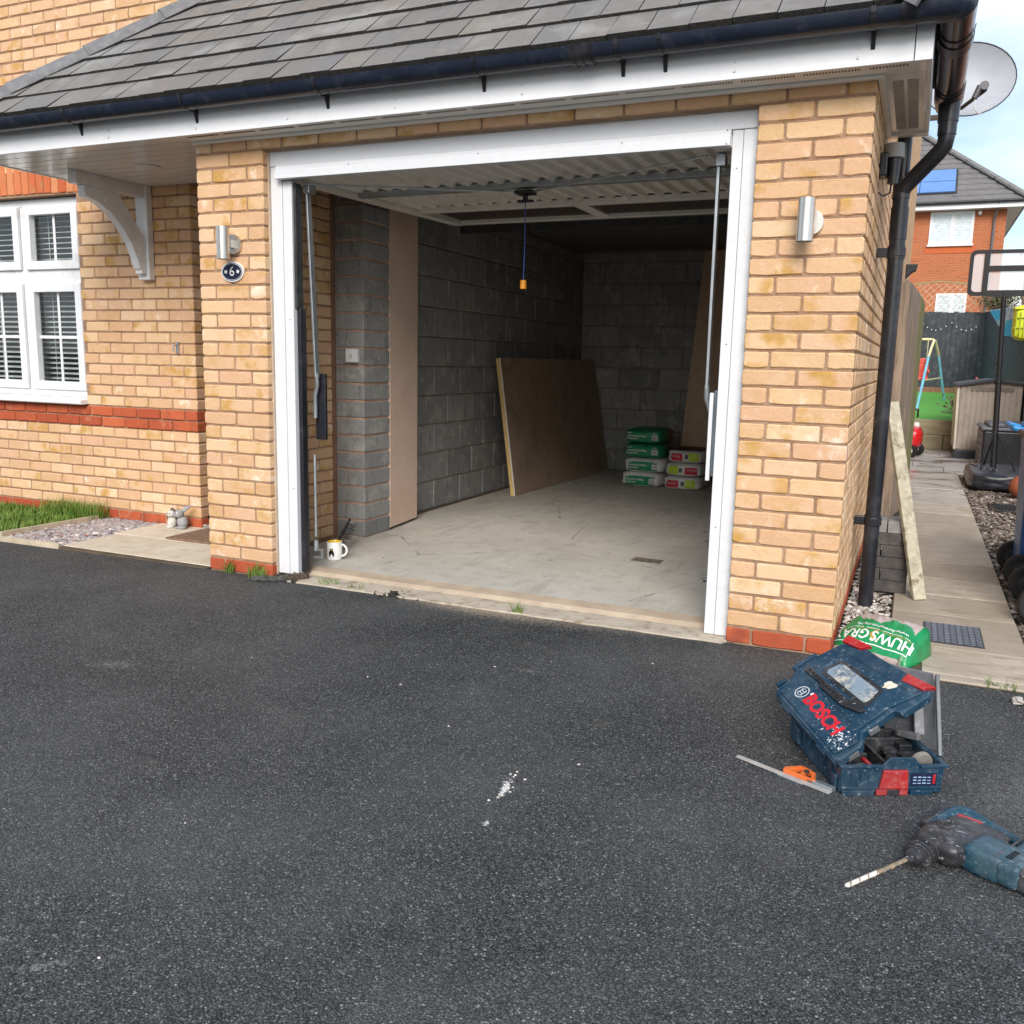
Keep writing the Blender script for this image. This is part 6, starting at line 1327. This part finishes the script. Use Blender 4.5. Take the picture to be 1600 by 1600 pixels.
for k in range(9): q.box(.005 + k * .021, .016 + k * .021, .127, .136, .0171, .0178)
q.build('handle_slots', plain('slot_black', (.005, .005, .006), .8), lid, kind='stuff')
q = MB(LD); q.box(-.075, -.062, .10, .19, -.02, .0); q.box(-.062, -.04, .10, .115, -.02, .0); q.box(-.062, -.045, .175, .19, -.02, .0); q.box(-.048, -.035, .02, .06, -.03, -.005); q.build('side_handle', TBL, lid, bevel=.003)
for (a, b, c_, tx) in ((-.045, .03, .305, 0), (.25, .325, .335, 0)):
    q = MB(LD); q.prism([(a, c_ - .025), (b, c_ - .005), (b + .022, c_ + .028), (a - .01, c_ + .006)], -.004, .010, 'z'); q.build('latch', TRED, lid, bevel=.003)
def lidtext(s_, size, x, y, name, mat, bold=.0008, rot=0):
    m4 = LD @ Matrix.Translation((x, y, .0066)) @ Matrix.Rotation(rot, 4, 'Z'); return text(s_, size, mat, lid, m4, name, ext=.0006, bold=bold)
LRED = plain('brand_red', (.62, .012, .025), .4); LWH = plain('logo_white', (.62, .66, .70), .5)
lidtext('BOSCH', .062, .205, .062, 'red_lettering', LRED, .0022, R(-2))
def ring(c, r0, r1, name, mat, z=.0066, a0=0, a1=360):
    q = MB(LD); n = 28; vs = []
    for k in range(n + 1): a = R(a0 + (a1 - a0) * k / n); vs += [(c[0] + r0 * math.cos(a), c[1] + r0 * math.sin(a), z), (c[0] + r1 * math.cos(a), c[1] + r1 * math.sin(a), z)]
    q.add(vs, [(2 * k, 2 * k + 1, 2 * k + 3, 2 * k + 2) for k in range(n)]); return q.build(name, mat, lid)
lc = (.070, .064); ring(lc, .0215, .0245, 'logo_ring', LWH)
q = MB(LD)
for sg in (-1, 1): q.box(lc[0] + sg * .009 - .0012, lc[0] + sg * .009 + .0012, lc[1] - .012, lc[1] + .012, .0064, .0070)
q.box(lc[0] - .009, lc[0] + .009, lc[1] + .003, lc[1] + .0055, .0064, .0070); q.box(lc[0] - .009, lc[0] + .009, lc[1] - .0055, lc[1] - .003, .0064, .0070); q.build('logo_mark', LWH, lid)
ring(lc, .0135, .0150, 'logo_ring', LWH, .0066, 35, 145); ring(lc, .0135, .0150, 'logo_ring', LWH, .0066, 215, 325)
rs = random.Random(31); q = MB(LD)
def splat(q, cx_, cy_, r_, seed, n=13):
    rr3 = random.Random(seed); vs = [(cx_ + r_ * rr3.uniform(.55, 1.1) * math.cos(2 * math.pi * k / n), cy_ + r_ * rr3.uniform(.55, 1.1) * math.sin(2 * math.pi * k / n), .0069) for k in range(n)] + [(cx_, cy_, .0072)]
    q.add(vs, [(k, (k + 1) % n, n) for k in range(n)])
splat(q, .240, .272, .020, 5); splat(q, .255, .284, .013, 8); q.build('torn_sticker', plain('sticker_paper', (.72, .68, .58), .8, 0, (.6, .5, .36), 80), lid)
q = MB(LD)
for i in range(150):
    if i < 90: x, y = rs.gauss(.325, .028), rs.gauss(.045, .022)
    else: x, y = rs.uniform(.0, .33), rs.uniform(.015, .28)
    if x > .37 or y < .012: continue
    splat(q, x, y, rs.uniform(.0008, .0042 if i < 90 else .0022), i, 6)
splat(q, .103, .083, .009, 3, 7); q.build('paint_flecks', plain('fleck_white', (.62, .66, .68), .7), lid, kind='stuff')

for (xk, yk) in ((.03, .02), (.36, .018), (.362, .072), (.01, .26), (.325, .315), (.0, .15)): q = MB(LD); q.tube([(xk, yk, .006), (xk, yk, .0075)], .0035, 10); q.build('boss', TBD, lid)
q = MB(LD); q.bar((.015, .105, .0065), (.30, .110, .0065), .002, .0015); q.bar((.02, .262, .0065), (.31, .30, .0065), .002, .0015); q.build('moulded_line', TBD, lid)

# ------------------------------------------------------------------ combination square
sqr = thing('combination_square', 'steel combination square with orange head lying on the drive', 'combination square', (3.33, -1.25, 0))
q = MB(); q.bar((3.186, -1.185, .004), (3.474, -1.317, .004), .020, .003); q.build('ruler', plain('ruler_steel', (.42, .41, .39), .4, .1, (.33, .32, .31), 30), sqr, bevel=.0005)
rd = Vector((.909, -.417, 0)); rp_ = Vector((.417, .909, 0)); O_ = Vector((3.186, -1.185, .0))
SQ = frame(O_, rd, rp_, (0, 0, 1)); ORG = plain('orange_cast', (.75, .17, .03), .4, 0, (.65, .14, .03), 20)
q = MB(SQ); q.prism([(.155, .011), (.165, .011), (.190, .072), (.180, .078), (.150, .03)], .001, .016, 'z'); q.prism([(.18, .062), (.235, .05), (.235, .062), (.186, .078)], .001, .016, 'z'); q.prism([(.225, .05), (.238, .05), (.262, .014), (.248, .011)], .001, .016, 'z'); q.prism([(.2, .055), (.212, .052), (.216, .016), (.204, .016)], .001, .0155, 'z'); q.prism([(.16, .011), (.255, .011), (.250, .022), (.164, .022)], .001, .0158, 'z'); q.build('square_head', ORG, sqr, bevel=.002)
q = MB(SQ); q.prism([(.235, .011), (.315, .011), (.318, .03), (.262, .030)], .001, .014, 'z'); q.prism([(.140, .013), (.235, .0105), (.235, -.013), (.15, -.013)], .0005, .0038, 'z'); q.build('head_face', GALV, sqr, bevel=.001)
q = MB(SQ); q.tube([(.214, .045, .015), (.214, .045, .021)], .008, 10); q.build('lock_nut', DARKM, sqr)

# ------------------------------------------------------------------ hammer drill
av = Vector((.4907, .8713, 0)); bv = Vector((.8713, -.4907, 0)); DR = frame((3.682, -1.635, 0), av, bv, (0, 0, 1)) ; DR = DR @ Matrix.Diagonal((1, 1, .80, 1))
# (a along bit axis backwards, b across; frame is left handed, so flip normals later)
dr = thing('hammer_drill', 'dusty blue and black cordless hammer drill lying on its side with long bit', 'drill', (3.8, -1.55, 0))
def fix(o):
    o.data.flip_normals(); return o
DB = tool_plastic('drill_blue', (.008, .055, .09), (.20, .25, .26), .5); DK = tool_plastic('drill_black', (.03, .03, .033), (.19, .18, .18), .75)
zc = .045
q = MB(DR); q.tube([(-.214, -.034, .008), (-.208, -.033, .009), (-.12, -.011, .026)], [.003, .0065, .0065], 10); fix(q.build('bit_tip', plain('white_dust', (.66, .64, .60), .9, 0, (.5, .47, .42), 60, .6, 200), dr, smooth=True))
q = MB(DR)
pts = []; 
q.tube([(-.12, -.011, .026), (-.02, .013, .045)], .0058, 10)
for k in range(36):
    t_ = k / 35; s_ = -.205 + .13 * t_; an = t_ * 2 * math.pi * 5; zz = .010 + (s_ + .205) * .19
    pts.append((s_, -.032 + (s_ + .205) * .245 + math.cos(an) * .0058, zz + math.sin(an) * .0058))
q.tube(pts, .0022, 6); fix(q.build('drill_bit', plain('rusty_steel', (.33, .24, .16), .7, .3, (.20, .17, .13), 60), dr, smooth=True))
q = MB(DR); q.tube([(-.034, .013, zc - .003), (-.018, .013, zc - .002), (-.016, .013, zc), (.004, .013, zc), (.006, .014, zc), (.030, .014, zc), (.034, .015, zc), (.036, .015, zc), (.058, .016, zc), (.060, .016, zc), (.075, .018, zc)],
    [.0095, .012, .019, .023, .029, .034, .030, .028, .031, .035, .036], 26); fix(q.build('chuck', DK, dr, smooth=True))
q = MB(DR)
for xx in (.008, .020, .044): q.tube([(xx, .015, zc), (xx + .005, .015, zc)], .036, 24, caps=True)
fix(q.build('chuck_ring', DK, dr, bevel=.001))
q = MB(DR); rbox(q, (.128, .030, zc + .002), (.070, .062, .043), 3.8, 12, 4, .04); fix(q.build('gear_housing', DK, dr, smooth=True))
q = MB(DR); q.tube([(.145, .012, .086), (.145, .012, .096)], .021, 22); q.T = DR; q.bar((.128, .006, .100), (.162, .018, .100), .012, .012); fix(q.build('mode_knob', DK, dr, bevel=.002))
q = MB(DR); rbox(q, (.145, .128, zc), (.054, .052, .045), 6, 12, 6, .02); fix(q.build('motor_housing', DB, dr, smooth=True))
q = MB(DR); rbox(q, (.205, .060, zc + .006), (.040, .075, .034), 6, 10, 8, .02); fix(q.build('side_panel', DK, dr, smooth=True))
q = MB(DR); q.box(.172, .228, .040, .105, .0795, .0825); fix(q.build('name_plate', DB, dr, bevel=.001))
q = MB(DR); q.prism([(.226, .0), (.244, -.004), (.250, .055), (.236, .060)], .077, .084, 'z'); fix(q.build('red_trigger', TRED, dr, bevel=.002))
q = MB(DR); q.tube([(.165, -.03, .052), (.21, -.036, .055), (.255, -.036, .056), (.292, -.028, .056), (.305, -.010, .054), (.300, .03, .050), (.286, .09, .047), (.272, .14, .046), (.262, .17, .046)], [.017, .016, .018, .022, .022, .019, .0175, .019, .022], 16); fix(q.build('grip_handle', DB, dr, smooth=True))
q = MB(DR); q.tube([(.150, -.045, .052), (.245, -.044, .056)], .015, 14); fix(q.build('depth_tube', DK, dr, smooth=True))
q = MB(DR); rbox(q, (.188, .188, zc), (.098, .030, .042), 6, 12, 9, .02); fix(q.build('foot_housing', DB, dr, smooth=True))
q = MB(DR); rbox(q, (.188, .240, .042), (.090, .036, .040), 7, 12, 10, .01); fix(q.build('battery', DK, dr, smooth=True))
q = MB(DR); q.box(.098, .25, .154, .160, .082, .0895); q.box(.09, .196, .088, .0905, .088, .0912); fix(q.build('seam_strip', DK, dr, bevel=.002))
q = MB(DR); 
for k in range(5): q.box(.12 + k * .010, .125 + k * .010, .172, .186, .0865, .0885)
fix(q.build('vent_slots', MATS['slot_black'], dr, kind='stuff'))
TXD = frame(DR @ Vector((.213, .072, .0829)), bv, av, (0, 0, 1))
text('BOSCH', .016, LRED, dr, TXD, 'red_lettering', bold=.0003)
text('Professional', .008, LWH, dr, frame(DR @ Vector((.190, .072, .0829)), bv, av, (0, 0, 1)), 'white_lettering')
q = MB(); q.blob((4.07, -1.2, -.2), (.001, .001, .001)) if False else None

# ------------------------------------------------------------------ bag of sand
sa = thing('sand_bag', 'slumped green builders bag with white lettering leaning against the brick corner', 'sack', (3.56, .18, 0))
tu = Vector((-.925, .38, 0)).normalized(); tv = Vector((-.38, -.925, 0)).normalized(); SC = Vector((3.56, .15, 0)); LX, LY = .345, .27
def bagz(u, v):
    a = max(0, 1 - abs(2 * u / LX) ** 3.4); b = max(0, 1 - abs(2 * v / LY) ** 3.0)
    w_ = .006 * mnoise.noise(Vector((u * 20, v * 9, 1))) + .0045 * mnoise.noise(Vector((u * 60 + v * 25, v * 12, 4)))
    return .012 + .085 * (.5 - v / LY) * min(1, a * 3 + .3) + .075 * (a ** .5) * (b ** .55) * (1 + .14 * mnoise.noise(Vector((u * 7, v * 7, 3)))) + w_ * min(1, a * 4) * min(1, b * 4)
q = MB(); NX, NY = 56, 46; vs = []
for lay in (0, 1):
    for i in range(NX + 1):
        for j in range(NY + 1):
            u = -LX / 2 + LX * i / NX; v = -LY / 2 + LY * j / NY
            ru = u * (1 + .05 * mnoise.noise(Vector((v * 9, 7, 0)))); rv_ = v * (1 + .06 * mnoise.noise(Vector((u * 9, 3, 0)))) * (1 - .10 * (abs(2 * u / LX) ** 4)); ru *= (1 - .07 * (abs(2 * v / LY) ** 4))
            p_ = SC + tu * ru + tv * rv_; z = max(.012, bagz(u, v)) if lay == 0 else .006
            vs.append((p_.x, p_.y, z))
m_ = (NX + 1) * (NY + 1); fs = []; mi = []
def fid(l, i, j): return l * m_ + i * (NY + 1) + j
for i in range(NX):
    for j in range(NY):
        fs.append((fid(0, i, j), fid(0, i, j + 1), fid(0, i + 1, j + 1), fid(0, i + 1, j))); u = -LX / 2 + LX * (i + .5) / NX; v = -LY / 2 + LY * (j + .5) / NY
        edge = -.035 + .022 * math.sin(u * 31) + .012 * math.sin(u * 77); mi.append(0 if (v > edge and v < .128) or u < -.138 else 1)
for i in range(NX): fs += [(fid(0, i, 0), fid(0, i + 1, 0), fid(1, i + 1, 0), fid(1, i, 0)), (fid(0, i + 1, NY), fid(0, i, NY), fid(1, i, NY), fid(1, i + 1, NY))]; mi += [1, 1]
for j in range(NY): fs += [(fid(0, 0, j + 1), fid(0, 0, j), fid(1, 0, j), fid(1, 0, j + 1)), (fid(0, NX, j), fid(0, NX, j + 1), fid(1, NX, j + 1), fid(1, NX, j))]; mi += [0, 0]
q.add(vs, fs); o = q.build('sack', None, sa, smooth=True)
def glossy(name, c, c2, r_):
    t = NT(name); col = t.mix(t.ramp(t.noise(14, 4), [(.4, 0.), (.6, 1.)]), c, c2); t.bump(t.noise(45, 4, .6, t.vec((1, 2.5, 1))), .35, .006); return t.fin(col, r_, 0, .5)
setmats(o, [glossy('green_film', (.005, .25, .075), (.004, .20, .06), .22), glossy('clear_film_sand', (.46, .37, .34), (.38, .29, .26), .25)], mi)
def bagtext(s_, size, u0, v0, name, mat, bold=0.0, rot=0, lift=.0016):
    def df(co):
        c_, s2 = math.cos(rot), math.sin(rot); x, y = co.x * c_ - co.y * s2 + u0, co.x * s2 + co.y * c_ + v0
        u = x; v = y; p_ = SC + tu * u * 1 + tv * (v * (1 - .10 * abs(2 * u / LX) ** 4)); return Vector((p_.x, p_.y, bagz(u, v) + lift + co.z))
    cu = bpy.data.curves.new('t', 'FONT'); cu.body = s_; cu.size = size; cu.align_x = 'CENTER'; cu.align_y = 'CENTER'; cu.offset = bold; cu.resolution_u = 4
    to = bpy.data.objects.new('t', cu); COL.objects.link(to); dg = bpy.context.evaluated_depsgraph_get(); me = bpy.data.meshes.new_from_object(to.evaluated_get(dg)); bpy.data.objects.remove(to)
    bm_ = bmesh.new(); bm_.from_mesh(me); bmesh.ops.triangulate(bm_, faces=bm_.faces[:])
    for _ in range(2):
        ed_ = [e for e in bm_.edges if e.calc_length() > .006]
        if ed_: bmesh.ops.subdivide_edges(bm_, edges=ed_, cuts=1, use_grid_fill=False); bmesh.ops.triangulate(bm_, faces=bm_.faces[:])
    for v in bm_.verts: v.co = df(v.co)
    bm_.to_mesh(me); bm_.free(); me.materials.clear(); me.materials.append(mat); return link(name, me, None, sa)
bagtext('HUWS', .060, -.075, .080, 'white_lettering', WHITE, .0012); bagtext('GRAY', .058, .098, .080, 'white_lettering', WHITE, .0012); bagtext('www.huwsgray.co.uk', .026, -.01, .026, 'white_lettering', WHITE, .0003)
def bagstrip(pts, w_, name, mat):
    q = MB(); vs = []; P_ = []
    for (a, b) in zip(pts, pts[1:]):
        for k in range(10): P_.append((a[0] + (b[0] - a[0]) * k / 10, a[1] + (b[1] - a[1]) * k / 10))
    P_.append(pts[-1])
    for i, p_ in enumerate(P_):
        d = Vector(P_[min(i + 1, len(P_) - 1)]) - Vector(P_[max(0, i - 1)]); n_ = Vector((-d.y, d.x)).normalized() * w_ / 2
        for sg in (1, -1): u, v = p_[0] + n_.x * sg, p_[1] + n_.y * sg; w3 = SC + tu * u + tv * (v * (1 - .10 * abs(2 * u / LX) ** 4)); vs.append((w3.x, w3.y, bagz(u, v) + .0015))
    q.add(vs, [(2 * k, 2 * k + 1, 2 * k + 3, 2 * k + 2) for k in range(len(P_) - 1)]); return q.build(name, mat, sa)
bagstrip([(-.150, .046), (-.150, .114), (.0, .114), (.160, .114), (.160, .046), (-.150, .046)], .003, 'border_line', WHITE)
GOLD = plain('gold_print', (.50, .32, .07), .4); bagstrip([(-.145, .054), (0, .054), (.155, .054)], .0025, 'gold_line', GOLD); bagstrip([(-.004, .056), (.014, .076), (-.002, .098)], .014, 'gold_crest', GOLD)
TORN = glossy('torn_film', (.50, .43, .38), (.36, .30, .26), .3)
q = MB()
for i, (x, y, a) in enumerate(((3.50, .045, .3), (3.545, .02, .8), (3.60, .00, .2), (3.64, -.02, 1.1), (3.735, .18, .5), (3.76, .21, 1.4))):
    d = Vector((math.cos(a), math.sin(a), 0)) * .03; e_ = Vector((-d.y, d.x, 0)) * .8; b_ = Vector((x, y, .004)); z = Vector((0, 0, 1))
    q.add([tuple(b_ - d), tuple(b_ + d), tuple(b_ + d * .7 + e_ + z * .03), tuple(b_ + z * .045 + e_ * .2), tuple(b_ - d * .8 - e_ * .3 + z * .02)], [(0, 1, 3), (1, 2, 3), (0, 3, 4)])
q.build('torn_edge', TORN, sa, kind='stuff')
